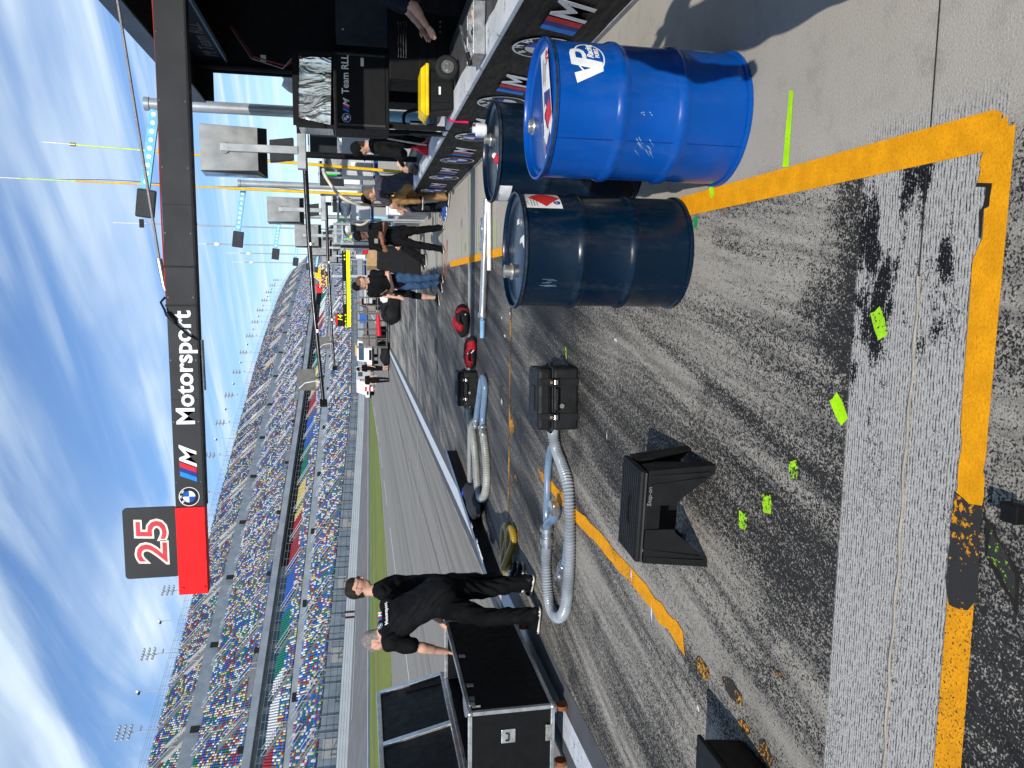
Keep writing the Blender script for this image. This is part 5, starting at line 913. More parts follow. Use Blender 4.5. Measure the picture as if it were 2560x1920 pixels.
# the man with folded arms
p3, j3, q3 = person('man in black cap with folded arms standing in the pit lane', (.98, 15.32, 0), R(171), dict(look=(.35, .9, -.12), elL=(-.255, .10, 1.17), elR=(.255, .10, 1.17), wrL=(-.01, .215, 1.22), wrR=(.03, .225, 1.26), fdL=(.95, .15, .2), fdR=(-.95, .12, .15), anL=(-.20, -.03, .085), anR=(.20, .10, .085), knL=(-.15, .03, .50), knR=(.15, .08, .5), toL=(-.24, .15, .035), toR=(.26, .26, .035), curl=.2), skin=('brown_skin', (.23, .11, .07)), cap=('black_cap', (.006, .006, .0068)), H=1.74, h=.012, seed=3, bulk=1.1)
MB().box(tuple(j3['che']+q3[4]*.122+Vector((.075, 0, .06))), (.09, .012, .07)).build('shirt_emblem', M('grey_print'), p3)
# the pair further left
p4, j4, q4 = person('brown-haired person in black shirt and blue jeans with a raised forearm', (.12, 15.45, 0), R(140), dict(look=(.2, .9, -.2), elR=(.27, .03, 1.14), wrR=(.12, .25, 1.20), fdR=(-.5, .6, .5), elL=(-.25, .06, 1.14), wrL=(-.08, .25, 1.06), fdL=(.6, .6, .2), anR=(.11, -.08, .085)), legs=('blue_jeans', (.035, .075, .15)), hair=('brown_hair', (.13, .075, .04)), H=1.72, h=.012, seed=4, bulk=1.1)
MB().box(tuple(j4['wrR']+Vector((-.05, .09, .05))), (.07, .012, .14), .3).build('phone', blackm, p4, bevel=.006)
p5, j5, q5 = person('person in black shorts and cap half hidden behind the one in jeans', (.02, 15.95, 0), R(150), dict(look=(-.2, .9, -.1), elL=(-.26, .03, 1.15), wrL=(-.16, .2, 1.0), anL=(-.17, -.05, .085), anR=(.27, .0, .085), knR=(.2, .05, .5), toR=(.33, .17, .035), knL=(-.14, .03, .5)), legs=('black_shorts', (.005, .005, .006)), short_legs=True, cap=('black_cap', (.006, .006, .0068)), H=1.78, h=.012, seed=5)
# two men sitting on the wall
p6, j6, q6 = person('man in tan trousers and slate shirt perched on the pit wall, back turned', (1.86, 13.92, 0), R(38), dict(pel=(0, -.02, .84), che=(.0, .10, 1.14), nec=(0, .20, 1.31), hea=(-.01, .30, 1.41), look=(-.1, .8, -.55), shL=(-.19, .17, 1.27), shR=(.19, .17, 1.27), elL=(-.26, .34, 1.06), elR=(.24, .33, 1.06), wrL=(-.18, .48, .86), wrR=(.10, .52, .92), hiL=(-.09, 0, .80), hiR=(.09, .02, .82), knL=(-.17, .30, .98), knR=(.05, .40, .66), anL=(-.16, .28, .58), toL=(-.18, .45, .52), anR=(-.01, .33, .09), toR=(-.03, .52, .035)), shirt=('slate_shirt', (.055, .052, .068)), legs=('tan_trousers', (.26, .145, .06)), hair=('sandy_brown_hair', (.16, .10, .055)), H=1.80, h=.011, seed=6, bulk=1.08)
p7, j7, q7 = person('man in black cap and black jeans with blue shoes sitting beyond the tan trousers', (1.84, 14.62, 0), R(80), dict(pel=(0, -.02, .84), che=(0, .06, 1.16), nec=(0, .13, 1.33), hea=(0, .21, 1.45), look=(.3, .85, -.4), shL=(-.19, .10, 1.29), shR=(.19, .10, 1.29), elL=(-.25, .22, 1.04), elR=(.25, .22, 1.04), wrL=(-.12, .38, .92), wrR=(.12, .38, .92), hiL=(-.09, 0, .82), hiR=(.09, 0, .82), knL=(-.11, .36, .62), knR=(.12, .38, .64), anL=(-.10, .28, .09), anR=(.12, .38, .09), toL=(-.11, .47, .035), toR=(.12, .57, .035)), legs=('black_jeans', (.012, .013, .016)), shoe=('blue_suede_shoe', (.02, .06, .24)), cap=('black_cap', (.006, .006, .0068)), shirt=('charcoal_shirt', (.03, .032, .036)), H=1.78, h=.011, seed=7)
p8, j8, q8 = person('man in black cap and hooded jacket working behind the wall by the cabinet', (2.16, 11.5, 0), R(58), dict(che=(0, .06, 1.26), nec=(0, .13, 1.43), hea=(0, .19, 1.585), look=(.05, .9, -.42), shL=(-.19, .10, 1.38), shR=(.19, .10, 1.38), elL=(-.26, .12, 1.10), elR=(.25, .18, 1.12), wrL=(-.17, .34, 1.0), wrR=(.12, .38, 1.04)), cap=('black_cap', (.006, .006, .0068)), shirt=('black_jacket', (.008, .008, .0088)), sleeve=1.3, H=1.80, h=.011, seed=8, bulk=1.15)
p9, j9, q9 = person('man in dark polo at a bench under the black canopy, cut by the picture edge', (2.70, 7.6, 0), R(74), dict(pel=(0, -.12, .95), che=(0, -.06, 1.24), nec=(0, -.06, 1.43), hea=(.02, -.08, 1.60), look=(.1, .85, -.5), shL=(-.20, -.02, 1.37), shR=(.2, -.02, 1.37), elL=(-.27, .08, 1.12), wrL=(-.16, .22, 1.00), elR=(.25, .10, 1.12), wrR=(.12, .24, 1.02)), shirt=('navy_polo', (.010, .014, .024)), H=1.80, h=.011, seed=9, bulk=1.12)
txt('sleeve_print', 'RLL', .05, wt, p9, frame(j9['shL']+Vector((-.072, -.03, -.10)), (0, -.5, .85), (0, .85, .5)), .003)
# far pair and a worker by the cage trolley
p10, _, _ = person('far person in black shirt and shorts, hands low, beside the lane line', (-4.62, 44, 0), R(130), dict(elR=(.26, .05, 1.16), wrR=(.12, .22, 1.0), hea=(0, .06, 1.62), look=(0, .9, -.3)), short_legs=True, legs=('black_shorts', (.005, .005, .006)), cap=('black_cap', (.006, .006, .0068)), H=1.90, h=.022, seed=10)
p11, _, _ = person('far person in black trousers facing the lens beside the one in shorts', (-5.35, 44.3, 0), R(190), dict(anL=(-.07, 0, .085), anR=(.07, 0, .085)), hair=('dark_hair', (.022, .016, .012)), H=1.70, h=.022, seed=11)
p12, _, _ = person('worker in black shirt standing behind the long cage trolley', (-.95, 46.5, 0), R(170), dict(elL=(-.24, .1, 1.15), wrL=(-.2, .3, 1.0)), bald=1, skin=('tan_skin', (.42, .22, .15)), H=1.84, h=.022, seed=12)
p13, _, _ = person('seated worker in black with legs stretched out beyond the folded arms', (1.35, 19.2, 0), R(95), dict(pel=(0, -.05, .62), che=(0, -.02, .95), nec=(0, .05, 1.12), hea=(0, .1, 1.28), shL=(-.19, .03, 1.08), shR=(.19, .03, 1.08), elL=(-.25, .1, .84), elR=(.25, .1, .84), wrL=(-.15, .3, .75), wrR=(.15, .3, .75), hiL=(-.09, 0, .58), hiR=(.09, 0, .58), knL=(-.11, .40, .52), knR=(.11, .40, .55), anL=(-.12, .62, .12), anR=(.12, .70, .12), toL=(-.14, .80, .05), toR=(.14, .88, .06)), cap=('black_cap', (.006, .006, .0068)), H=1.78, h=.016, seed=13)
# a bystander just outside the picture whose shadow falls past the bright blue drum
p14, _, _ = person('bystander in black standing beside the photographer, only the shadow in view', (1.13, 1.66, 0), R(5), dict(elL=(-.30, .0, 1.16), wrL=(-.26, .10, .92), elR=(.38, .05, 1.18), wrR=(.20, .22, 1.34), anL=(-.16, 0, .085), anR=(.15, 0, .085)), H=1.80, h=.016, seed=14)
# ------------------------------------------------------------------ equipment on and behind the wall
cb = thing('equipment_cabinet', 'black cabinet with white team lettering raised above the pit wall', 'cabinet', (2.08, 8.6, 1.32)); cbm = M('cabinet_black', (.0085, .0088, .0098), .55, bump=.12, bscale=140)
MB().box((0, .25, .29), (.80, .5, .585)).build('body', cbm, cb, bevel=.012); MB().box((0, -.004, .29), (.70, .012, .50)).build('door', cbm, cb, bevel=.004)
for x in (-.36, .36): MB().box((x, -.012, .29), (.02, .008, .50)).build('door_edge', M('cabinet_edge', (.05, .05, .052), .4), cb)
txt('lettering', 'Team RLL', .105, wt, cb, frame((-.045, -.0115, .425), (1, 0, 0), (0, 0, 1)), .002, 0, .0016, sx=.92); m_logo(cb, frame((-.235, -.0115, .424), (1, 0, 0), (0, 0, 1)), .062); bm_logo(cb, frame((-.29, -.0115, .452), (1, 0, 0), (0, 0, 1)), .046); MB().box((.29, -.014, .28), (.085, .006, .032)).build('door_latch', alu, cb)
mb = MB()
for x in (-.33, .33):
    for y in (.1, .42): mb = MB(); mb.box((x, y, -.33), (.045, .045, .66)); mb.build('leg', blackm, cb)
g = NG('crinkled_foil'); n = g.noise(g.vec((1, 1, .5)), 5, 3, .5, 1.2); g.bump(n, .7, .05); foil = g.fin(g.mix(g.mapr(n, .35, .65), (.50, .51, .53), (.78, .79, .80)), .22, .95)
fs = thing('foil_screen', 'foil-covered monitor hood standing on the black logo cabinet', 'screen hood', (2.10, 8.75, 1.905))
MB().prism([(-.36, .02), (.34, .0), (.33, .33), (-.30, .36)], (0, .02, .02), (1, 0, 0), (0, 0, 1), .02).build('foil_sheet', foil, fs); mb = MB()
for a, b in (((-.38, 0, 0), (-.38, 0, .40)), ((.37, 0, 0), (.37, 0, .40)), ((-.38, 0, .40), (.37, 0, .40)), ((-.38, .45, .40), (.37, .45, .40))): MB().bar(a, b, .035, .06).build('frame_bar', blackm, fs)
MB().box((0, .45, .2), (.74, .02, .38)).build('back_panel', blackm, fs); MB().prism([(0, 0), (.45, 0), (.45, .36), (0, .36)], (-.385, .0, .02), (0, 1, 0), (0, 0, 1), .012).build('foil_side', foil, fs)
rd = thing('plastic_sheet', 'crumpled clear plastic sheeting piled above the foil-covered hood', 'sheeting', (2.55, 9.95, 2.0)); MB().box((0, 0, -.9), (.6, .4, 1.75)).build('stand', blackm, rd); lump((0, 0, .22), (.26, .2, .32), 5, 12, .25).build('sheet', M('cloudy_plastic', (.55, .55, .55), .3, 0, .2, 6, bump=.8, bscale=9), rd, 60)
tb = thing('waste_bin', 'black bin with bright yellow lid standing on the pit wall ledge', 'bin', (1.94, 8.0, .712)); mb = MB(); mb.prism([(-.17, 0), (.17, 0), (.20, .25), (-.20, .25)], (0, -.16, 0), (1, 0, 0), (0, 0, 1), -.32); mb.build('body', blkr, tb, bevel=.02); yl = M('yellow_lid_plastic', (.78, .52, .01), .42); MB().box((0, 0, .265), (.50, .40, .035)).build('lid', yl, tb, bevel=.012); MB().prism([(-.24, 0), (.24, 0), (.20, .045), (-.20, .045)], (0, -.18, .283), (1, 0, 0), (0, 0, 1), -.36).build('lid_dome', yl, tb, bevel=.008); MB().box((.0, -.168, .14), (.075, .006, .02)).build('sticker', paper, tb)
for x in (-.1, .1): MB().box((x, -.165, .13), (.02, .012, .18)).build('rib', blkr, tb)
tc_ = thing('tool_chest', 'black tool chest with chrome drawer strips under the canopy', 'tool chest', (2.62, 8.55, 0)); MB().box((0, 0, .70), (.95, .5, 1.25)).build('body', blackm, tc_, bevel=.01)
for k in range(4): MB().box((-.08, -.258, 1.155+.026*k), (.36, .012, .014)).build('drawer_strip', chrome, tc_, bevel=.003)
for k in range(3): MB().box((-.05, -.256, .98-.1*k), (.6, .008, .08)).build('drawer', M('drawer_black', (.011, .011, .012), .45), tc_, bevel=.004)
for k in range(3): MB().cyl((.02+.05*k, -.255, .80), (.02+.05*k, -.27, .80), .01, .01, 10).build('brass_knob', M('brass', (.5, .38, .12), .3, .9), tc_)
lk_ = thing('locker', 'dark blue-grey locker panel in the gloom under the canopy', 'locker', (3.0, 9.0, 0)); MB().box((0, 0, 1.2), (.58, .4, 1.35)).build('body', M('slate_locker', (.030, .038, .048), .5), lk_, bevel=.006); MB().box((0, -.206, 1.2), (.52, .012, 1.28)).build('door', M('slate_locker'), lk_, bevel=.004)
for z in (.62, 1.8): MB().cyl((-.25, -.21, z), (-.25, -.22, z), .01, .01, 8).build('rivet', zinc, lk_)
tr = thing('work_tray', 'aluminium work tray with tools standing on the white wall top', 'tray', (1.93, 6.05, .712)); MB().box((0, 0, .01), (.38, .34, .014)).build('base', alu, tr)
for c, d in (((0, -.165, .05), (.38, .012, .085)), ((0, .165, .05), (.38, .012, .085)), ((-.185, 0, .05), (.012, .32, .085)), ((.185, 0, .05), (.012, .32, .085))): MB().box(c, d).build('side', alu, tr, bevel=.003)
wr_ = thing('torque_wrench', 'chrome wrench with black grip lying in the aluminium tray', 'wrench', (1.90, 6.08, .745)); MB().tube([(-.12, 0, .07), (.10, .02, .13)], .011, 10).build('shaft', chrome, wr_, 50); MB().tube([(-.19, -.005, .05), (-.10, .0, .075)], .018, 10).build('grip', blkr, wr_, 50)
hm = thing('mallet', 'mallet with pale wooden handle in the aluminium tray', 'mallet', (2.02, 6.05, .735)); MB().tube([(-.05, -.02, .035), (.08, .0, .045)], [.012, .016], 8).build('handle', M('pale_wood', (.55, .38, .20), .6), hm, 50); MB().cyl((-.07, -.06, .03), (-.07, .03, .03), .03, .03, 14).build('head', blkr, hm, 50)
wh = thing('trolley_wheel', 'black tyre on chrome rim resting on the wall ledge beside the yellow-lidded bin', 'wheel', (2.06, 7.45, .706)); mb = MB(); mb.tube([(math.cos(a)*.085, 0, .115+math.sin(a)*.085) for a in np.linspace(0, 6.2832, 25)], .030, 10); mb.build('tyre', M('tyre_rubber', (.02, .02, .021), .7), wh, 60); mb = MB(); mb.lathe([(.001, -.012), (.06, -.012), (.066, .0), (.066, .012)], 24); mb.v = [(x, z-.02, y+.115) for x, y, z in mb.v]; mb.build('rim', chrome, wh, 50)
for k in range(4): a = k*math.pi/2; MB().cyl((.03*math.cos(a), -.02, .115+.03*math.sin(a)), (.03*math.cos(a), -.04, .115+.03*math.sin(a)), .008, .008, 8).build('lug_nut', chrome, wh)
tp = MB(); tp.box((1.86, 8.42, .716), (.20, .05, .004), .9); tp.tube([(1.76, 8.2, .715), (1.728, 8.17, .705), (1.722, 8.16, .52)], .012, 4); tag(tp.build('marker_tape', [M('pink_tape', (.70, .02, .10), .6)]), 'pink tape strip hanging over the white wall top', 'tape'); MB().box((0, 0, .004), (.10, .16, .004)).build('orange_sticker', M('orange_paper', (.85, .35, .02), .6), None, loc=(2.05, 8.6, .708)); tag(bpy.data.objects['orange_sticker'], 'orange paper square lying on the wall ledge', 'paper')
fn = thing('funnel', 'red plastic funnel upside down on the wall ledge', 'funnel', (1.90, 10.8, .71)); MB().lathe([(.095, 0), (.096, .03), (.085, .06), (.03, .15), (.018, .155), (.014, .235)], 28).build('cone', M('red_plastic', (.58, .012, .03), .4), fn, 40)
tag(MB().tube(smooth_path([(2.05, 10.75, 1.55), (2.0, 10.7, 1.35), (1.93, 10.6, .95), (1.90, 10.55, .75)], 8), .011, 8).build('hose_line', M('cream_hose', (.60, .54, .42), .5), None, 60), 'thin cream hose slanting down across the hooded man', 'hose')
mb = MB()
for k in range(5): mb.tube([(1.86+.05*math.cos(a)+.01*k, 12.6+.35*math.sin(a), .735+.012*k) for a in np.linspace(0, 6.28, 20)], .010, 5)
tag(mb.build('cable_coil', M('black_plastic'), None, 50), 'coil of black cable lying on the wall ledge', 'cable'); rk = thing('pump_frame', 'black tube frame with small triangular badge on the wall by the blue pole', 'frame', (2.0, 9.75, .706)); MB().tube(smooth_path([(-.12, -.1, .0), (-.16, -.12, .18), (-.10, -.12, .36), (.10, -.1, .38), (.16, -.1, .1), (.1, -.1, 0)], 6), .020, 10).build('tube_frame', M('gloss_black_tube'), rk, 50); MB().cyl((0, -.05, .12), (0, -.05, .32), .03, .03, 12).build('cylinder', chrome, rk, 50); MB().prism([(-.05, 0), (.05, 0), (0, .09)], (-.06, -.14, .16), (1, 0, 0), (0, 0, 1), .006).build('badge', M('pale_blue_bar'), rk)
# fuel rigs: pale metal cupboards with filler hoses
lgrey = M('light_grey_cupboard', (.46, .47, .48), .45, scale=3, var=.05)
def rig(label, x, y, z0, w_, h, top=True, hose=None, legs=True):
    t = thing('fuel_rig', label, 'fuel rig', (x, y, 0), 0, 'refuelling rigs behind the pit wall'); MB().box((0, .3, z0+h/2), (w_, .6, h)).build('cupboard', lgrey, t, bevel=.01); MB().box((0, -.006, z0+h/2), (w_*.92, .012, h*.88)).build('door', lgrey, t, bevel=.004); MB().box((-w_*.30, -.014, z0+h*.62), (w_*.18, .002, h*.2)).build('notice', paper, t)
    for sx_ in (-1, 1):
        for sy in (.05, .55): MB().box((sx_*w_*.44, sy, z0/2), (.05, .05, z0)).build('leg', galv, t)
    MB().box((0, .3, z0-.05), (w_*1.02, .62, .06)).build('blue_base', M('dark_blue_base', (.01, .05, .16), .5), t)
    if top:
        for sx_ in (-1, 1):
            for sy in (.05, .55): MB().box((sx_*w_*.46, sy, z0+h+.16), (.04, .04, .32)).build('corner_post', palep, t)
        MB().box((0, .3, z0+h+.33), (w_, .6, .04)).build('top_frame', palep, t); lump((.05, .3, z0+h+.15), (w_*.36, .22, .16), int(y*7), 9, .2).build('wrapped_tank', M('silver_wrap', (.58, .59, .60), .35, .3, .25, 8, bump=.7, bscale=12), t, 60); MB().box((-w_*.49, .05, z0+h+.2), (.03, .06, .22)).build('green_panel', M('bright_green', (.02, .62, .06), .5), t)
    if hose: MB().tube(smooth_path(hose, 10), .028, 10).build('filler_hose', M('cream_hose'), t, 60)
    return t
rig('nearest light grey fuel rig cupboard behind the hooded man, with bright green panel', 2.40, 14.4, 1.38, .80, .56, True, [(-.30, .1, 2.28), (-.50, -.05, 2.20), (-.78, -.1, 1.98), (-.90, 0, 1.7), (-.86, .5, 1.3), (-.78, .9, 1.0)]); rig('second light grey fuel rig cupboard past the blue-wrapped pole', 1.98, 20.0, 1.36, .62, .48, True, [(-.2, 0, 2.0), (-.35, 0, 1.9), (-.42, 0, 1.6), (-.3, .1, 1.4)]); rig('third small fuel rig behind the man with folded arms', 2.0, 28.0, 1.3, .7, .6); rig('fourth distant fuel rig along the pit wall', 2.05, 36.0, 1.2, .8, .7, False); rig('farthest fuel rig along the pit wall', 2.1, 44.0, 1.1, .9, .8, False)
for i, (x, y, w_, z0, h, lab) in enumerate(((2.35, 16.8, .5, 1.95, .5, 'dark monitor panel tilted on a stand behind the first fuel rig'), (2.15, 20.8, .45, 1.9, .42, 'smaller dark monitor panel behind the second fuel rig'), (2.6, 13.6, .7, 2.0, .45, 'wide dark monitor panel above the nearest fuel rig'), (1.85, 23.2, .5, 1.35, .55, 'black banner panel with small white triangle beyond the second pole'))):
    t = thing('monitor_panel', lab, 'panel', (x, y, 0), R(-8), 'dark panels on stands behind the wall'); MB().box((0, 0, z0+h/2), (w_, .04, h), 0, 0, .15).build('screen', M('dark_panel', (.03, .032, .035), .4), t, bevel=.006); MB().box((0, .05, z0/2), (.05, .05, z0)).build('stand', blackm, t); MB().bar((-w_/2, -.03, z0+h+.02), (w_/2, -.03, z0+h+.02), .02, .02).build('top_bar', palep, t)
jc = thing('fuel_jug', 'bright green jug with black band held by the seated men', 'jug', (1.62, 15.4, .80)); MB().lathe([(.07, 0), (.075, .01), (.075, .16), (.05, .19), (.03, .22)], 22).build('body', M('bright_green'), jc, 40); MB().lathe([(.0765, .06), (.0765, .12)], 22).build('band', blackm, jc, 40); MB().box((0, 0, -.07), (.12, .12, .14)).build('stand', blackm, jc)
wc = thing('cooler', 'white plastic cooler on the wall behind the seated men', 'cooler', (1.66, 17.0, .70)); MB().box((0, 0, .16), (.24, .34, .32)).build('body', M('white_plastic'), wc, bevel=.03); MB().box((0, 0, .345), (.26, .36, .05)).build('lid', M('white_plastic'), wc, bevel=.015); MB().box((-.01, -.175, .10), (.08, .012, .10)).build('tap_recess', blackm, wc)
# yellow and black team boom of a pit further down
vb = thing('team_boom', 'fluorescent yellow and black team boom with white lettering over the lane', 'boom', (0, 32, 0)); fy = M('fluorescent_yellow', (.80, .86, .01), .5); MB().box((-.1, 0, 2.26), (3.1, .06, .17)).build('black_strip', blackm, vb); MB().box((-.1, -.005, 2.10), (3.1, .07, .15)).build('yellow_strip', fy, vb); txt('lettering', 'VASSER SULLIVAN', .125, wt, vb, frame((-.72, -.035, 2.215), (1, 0, 0), (0, 0, 1)), .003, 0, .001, sx=.93)
mb = MB()
for x in (-1.62, -1.53, -1.42, -1.30, -1.16, 1.1, 1.25, 1.4): MB().cyl((x, -.034, 2.24+random.uniform(-.03, .03)), (x, -.04, 2.24), .035, .035, 12).build('yellow_dot', fy, vb)
n14 = MB().box((-1.36, 0, 2.47), (.52, .03, .36)).build('number_board', blackm, vb); txt('numeral', '14', .26, fy, n14, frame((-1.42, -.018, 2.37), (1, 0, 0), (0, 0, 1)), .003, .2, .006); MB().box((-1.36, -.017, 2.60), (.44, .006, .07)).build('red_header', redp, n14)
MB().box((1.62, 0, 1.2), (.12, .1, 2.4)).build('mast', blackm, vb)
# fuel brand sign on a post far down the pit lane
sg = thing('fuel_sign', 'blue and yellow diamond fuel sign with red arrow before the grandstand', 'sign', (1.05, 80, 0)); sy_, sb_, swh = M('sign_yellow', (.85, .48, .02), .5), M('sign_blue', (.015, .03, .20), .5), M('decal_white')
def dia(s_, y, m, nm): MB().prism([(-1.75*s_, 0), (-1.1*s_, .42*s_), (-.55*s_, .42*s_), (-.1*s_, 1.0*s_), (.35*s_, .95*s_), (1.45*s_, .05*s_), (.5*s_, -.80*s_), (.1*s_, -.75*s_), (-.3*s_, -.42*s_), (-1.2*s_, -.42*s_)], (0, y, 5.25), (1, 0, 0), (0, 0, 1), .06).build(nm, m, sg)
dia(1.0, 0, swh, 'white_border'); dia(.92, -.07, sb_, 'blue_border'); dia(.86, -.14, sy_, 'yellow_field'); txt('lettering', 'SUNOCO', .62, sb_, sg, frame((-1.35, -.21, 5.02), (1, .0, 0), (0, 0, 1)), .02, .2, .03, sx=.88); MB().prism([(-1.5, .45), (-.95, .62), (-1.0, .95), (-.65, .70), (-.60, 1.25), (-.95, 1.05), (-1.55, 1.02)], (-.2, -.1, 4.9), (1, 0, 0), (0, 0, 1), .06).build('red_arrow', M('sign_red', (.62, .02, .03), .5), sg); MB().box((0, .25, 2.3), (.25, .2, 4.7)).build('post', galv, sg)
# cage trolleys with gear, far down the lane
def cage(label, x, y, w_, h):
    t = thing('cage_trolley', label, 'trolley', (x, y, 0), 0, 'wire cage trolleys in the lane'); wire = M('rusty_wire', (.17, .15, .13), .5, .4)
    for i in range(5):
        for yy in (0, 1.0): MB().cyl((-w_/2+w_*i/4, yy, .15), (-w_/2+w_*i/4, yy, h), .03, .03, 6).build('upright', wire, t)
    for z in (.2, .75, 1.3, h):
        for yy in (0, 1.0): MB().cyl((-w_/2, yy, z), (w_/2, yy, z), .025, .025, 6).build('rail', wire, t)
    MB().box((0, .5, .17), (w_, 1.0, .08)).build('deck', blackm, t)
    for x_ in (-w_*.4, w_*.4): MB().cyl((x_-.03, .2, .08), (x_+.03, .2, .08), .08, .08, 14).build('wheel', blackm, t, 40)
    return t
cage('tall wire cage trolley loaded with gear in front of the far pickup', -2.38, 43, 2.0, 1.84); cage('low open trolley of crates behind the person in jeans', -.55, 40, 1.7, 1.7)
def crate(label, x, y, z, d, m, grp='gear piled on the cage trolleys'):
    t = thing('gear_box', label, 'box', (x, y, z), random.uniform(-.1, .1), grp); MB().box((0, 0, d[2]/2), d).build('body', m, t, bevel=.015); MB().box((0, 0, d[2]+.01), (d[0]*1.03, d[1]*1.03, .03)).build('lid', m, t, bevel=.006)
card = M('cardboard', (.42, .27, .14), .8); bluc = M('blue_crate', (.03, .12, .40), .5)
crate('blue and black gear box at the top of the tall cage trolley', -1.75, 43.4, 1.25, (.5, .5, .4), bluc); crate('black gear box low in the tall cage trolley', -2.6, 43.4, .22, (.8, .6, .5), blackm); crate('grey gear bag box at the cage trolley end', -3.0, 43.5, .8, (.6, .6, .7), M('grey_bag', (.17, .16, .15), .8)); crate('pale cardboard box on the low trolley', -.2, 40.4, .22, (.5, .5, .45), card); crate('second cardboard box stacked over the pale one', -.2, 40.4, .70, (.4, .4, .3), card); crate('black crate on the low trolley beside the cardboard', -.9, 40.4, .22, (.6, .6, .6), blackm); crate('silver metal box on top of the low trolley', -.5, 40.4, 1.02, (.7, .5, .4), lgrey)
rx = thing('fire_extinguisher', 'red cylinder lying along the tall cage trolley with white nozzle', 'extinguisher', (-2.7, 42.7, .62)); MB().tube([(0, 0, 0), (1.3, 0, .06)], [.13, .09], 14).build('body', M('red_plastic'), rx, 50); MB().tube([(1.3, 0, .06), (1.7, 0, .10), (2.1, 0, .05)], .07, 10).build('white_pipe', M('white_plastic'), rx, 50); MB().box((.3, 0, -.25), (.1, .1, .35)).build('bracket', blackm, rx)
bgk = thing('gear_pile', 'big slumped black bag on the lane beside the low trolley', 'bag', (-.95, 32, 0)); lump((0, 0, .36), (.62, .5, .46), 31, 12, .2).build('body', blkc, bgk, 60); lump((.45, -.1, .62), (.22, .25, .22), 33, 8, .15).build('white_towel', M('white_cloth', (.7, .7, .7), .8), bgk, 60); MB().tube(smooth_path([(-.3, -.4, .5), (-.1, -.55, .75), (.2, -.5, .6)], 6), .03, 6).build('strap', blkc, bgk, 60)
lj = thing('gear_pile', 'low black bundle trailing from the tall cage trolley toward the far pair', 'bag', (-3.85, 44.2, 0)); lump((0, 0, .22), (.7, .4, .3), 41, 10, .22).build('body', blkc, lj, 60); lump((.55, 0, .42), (.22, .25, .32), 43, 8, .2).build('upper_roll', blkc, lj, 60)
mb = MB(); mb.tube([(-2.0, 22.3, .02), (.05, 22.6, .02)], .02, 6); tag(mb.build('floor_rod', galv, None, 50), 'thin metal rod lying across the lane beyond the person in jeans', 'rod')
bd = thing('parts_trolley', 'dark draped parts trolley with cardboard box behind the folded arms', 'trolley', (.72, 21.5, 0)); MB().prism([(-.52, 0), (.46, 0), (.36, .55), (.34, 1.16), (-.22, 1.20), (-.34, .7)], (0, -.4, 0), (1, 0, 0), (0, 0, 1), -.8).build('drape', blkc, bd, bevel=.05); MB().box((.0, 0, 1.32), (.45, .4, .28), .3).build('carton', card, bd); MB().box((.22, -.1, 1.5), (.12, .15, .12)).build('red_tin', M('red_plastic'), bd); MB().box((.1, .1, 1.62), (.1, .1, .25)).build('white_bottle', M('white_plastic'), bd)
for i, (x, y, s_) in enumerate(((2.2, 30.5, 1), (2.3, 38.5, 1.1), (2.4, 47, 1.2))):
    t = thing('tyre_rack', ('near', 'middle', 'far')[i]+' rack of black tyres and gear behind the wall down the lane', 'rack', (x, y, 0), 0, 'tyre racks behind the wall')
    for z in (.35, .75, 1.15, 1.55): MB().tube([(math.cos(a)*.32, math.sin(a)*.32, z) for a in np.linspace(0, 6.2832, 17)], .14, 8).build('tyre', M('tyre_rubber', (.02, .02, .021), .7), t, 60)
    MB().box((0, .4, .95), (.9, .05, 1.9)).build('rack_panel', blackm, t); MB().ell((.1, -.2, 1.95), (.16, .16, .16), 7).build('yellow_helmet', fy, t, 60)
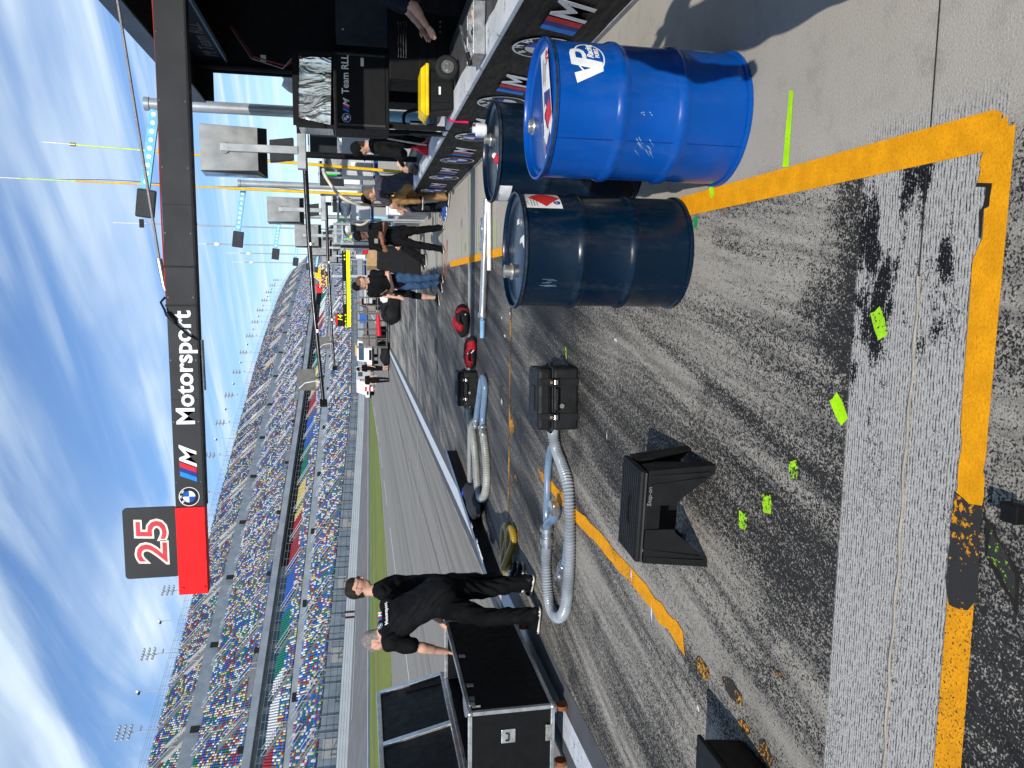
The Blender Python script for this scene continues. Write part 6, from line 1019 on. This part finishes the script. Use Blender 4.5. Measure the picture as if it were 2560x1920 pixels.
# vehicles in the distance
def vehicle(label, x, y, rz, L_, W_, H_, pick):
    t = thing('pickup_truck' if pick else 'utility_van', label, 'truck' if pick else 'van', (x, y, .0), rz, 'parked vehicles far down the lane'); wv = M('white_car_paint', (.72, .73, .74), .25, 0, .04, 2, coat=.5); gl = M('car_glass', (.03, .06, .08), .08)
    if pick: pf = [(-L_/2, .45), (L_/2, .45), (L_/2, H_*.52), (L_*.22, H_*.56), (L_*.10, H_), (-L_*.18, H_), (-L_*.22, H_*.58), (-L_/2, H_*.56)]
    else: pf = [(-L_/2, .4), (L_/2, .4), (L_/2, H_*.48), (L_*.36, H_*.56), (L_*.24, H_), (-L_*.46, H_), (-L_/2, H_*.6)]
    MB().prism(pf, (W_/2, 0, 0), (0, -1, 0), (0, 0, 1), W_).build('body', wv, t, bevel=.06)
    MB().box((0, -L_*.17, H_*.78), (W_*.86, .06, H_*.28), 0, 0, -.35).build('windscreen', gl, t)
    for sx_ in (-1, 1):
        MB().box((sx_*W_*.502, L_*.04, H_*.78), (.02, L_*.22, H_*.26)).build('side_window', gl, t); MB().box((sx_*W_*.36, -L_/2-.01, H_*.42), (.3, .04, .18)).build('headlight', M('headlamp', (.7, .7, .68), .15), t)
        for yy in (-.31, .31): w2 = MB().cyl((sx_*W_*.40, yy*L_, .36), (sx_*W_*.52, yy*L_, .36), .36, .36, 20).build('wheel', M('tyre_rubber', (.02, .02, .021), .7), t, 40); MB().cyl((sx_*W_*.52, yy*L_, .36), (sx_*W_*.53, yy*L_, .36), .2, .2, 16).build('rim', alu, w2, 40)
    MB().box((0, -L_/2-.015, H_*.38), (W_*.5, .04, .22)).build('grille', blackm, t); MB().box((0, -L_/2-.02, .5), (W_, .10, .22)).build('bumper', blackm, t, bevel=.02); return t
tk = vehicle('white pickup with amber light bar parked beyond the cage trolley', -6.1, 75, R(-6), 5.3, 1.95, 2.0, True); MB().box((0, -.3, 2.08), (1.0, .25, .10)).build('light_bar', M('amber_bar', (.80, .45, .05), .3), tk)
vehicle('white van farther off beside the red and white marker board', -12.0, 98, R(-25), 4.8, 1.9, 2.2, False)
mk = thing('marker_board', 'small red and white striped marker board at the grass tip', 'marker', (-11.4, 86, 0)); 
for k in range(4): MB().box((0, 0, .45+.22*k), (.5, .06, .22)).build('stripe', M('red_plastic') if k % 2 else M('white_plastic'), mk)
MB().box((0, .04, .2), (.06, .06, .4)).build('post', galv, mk)
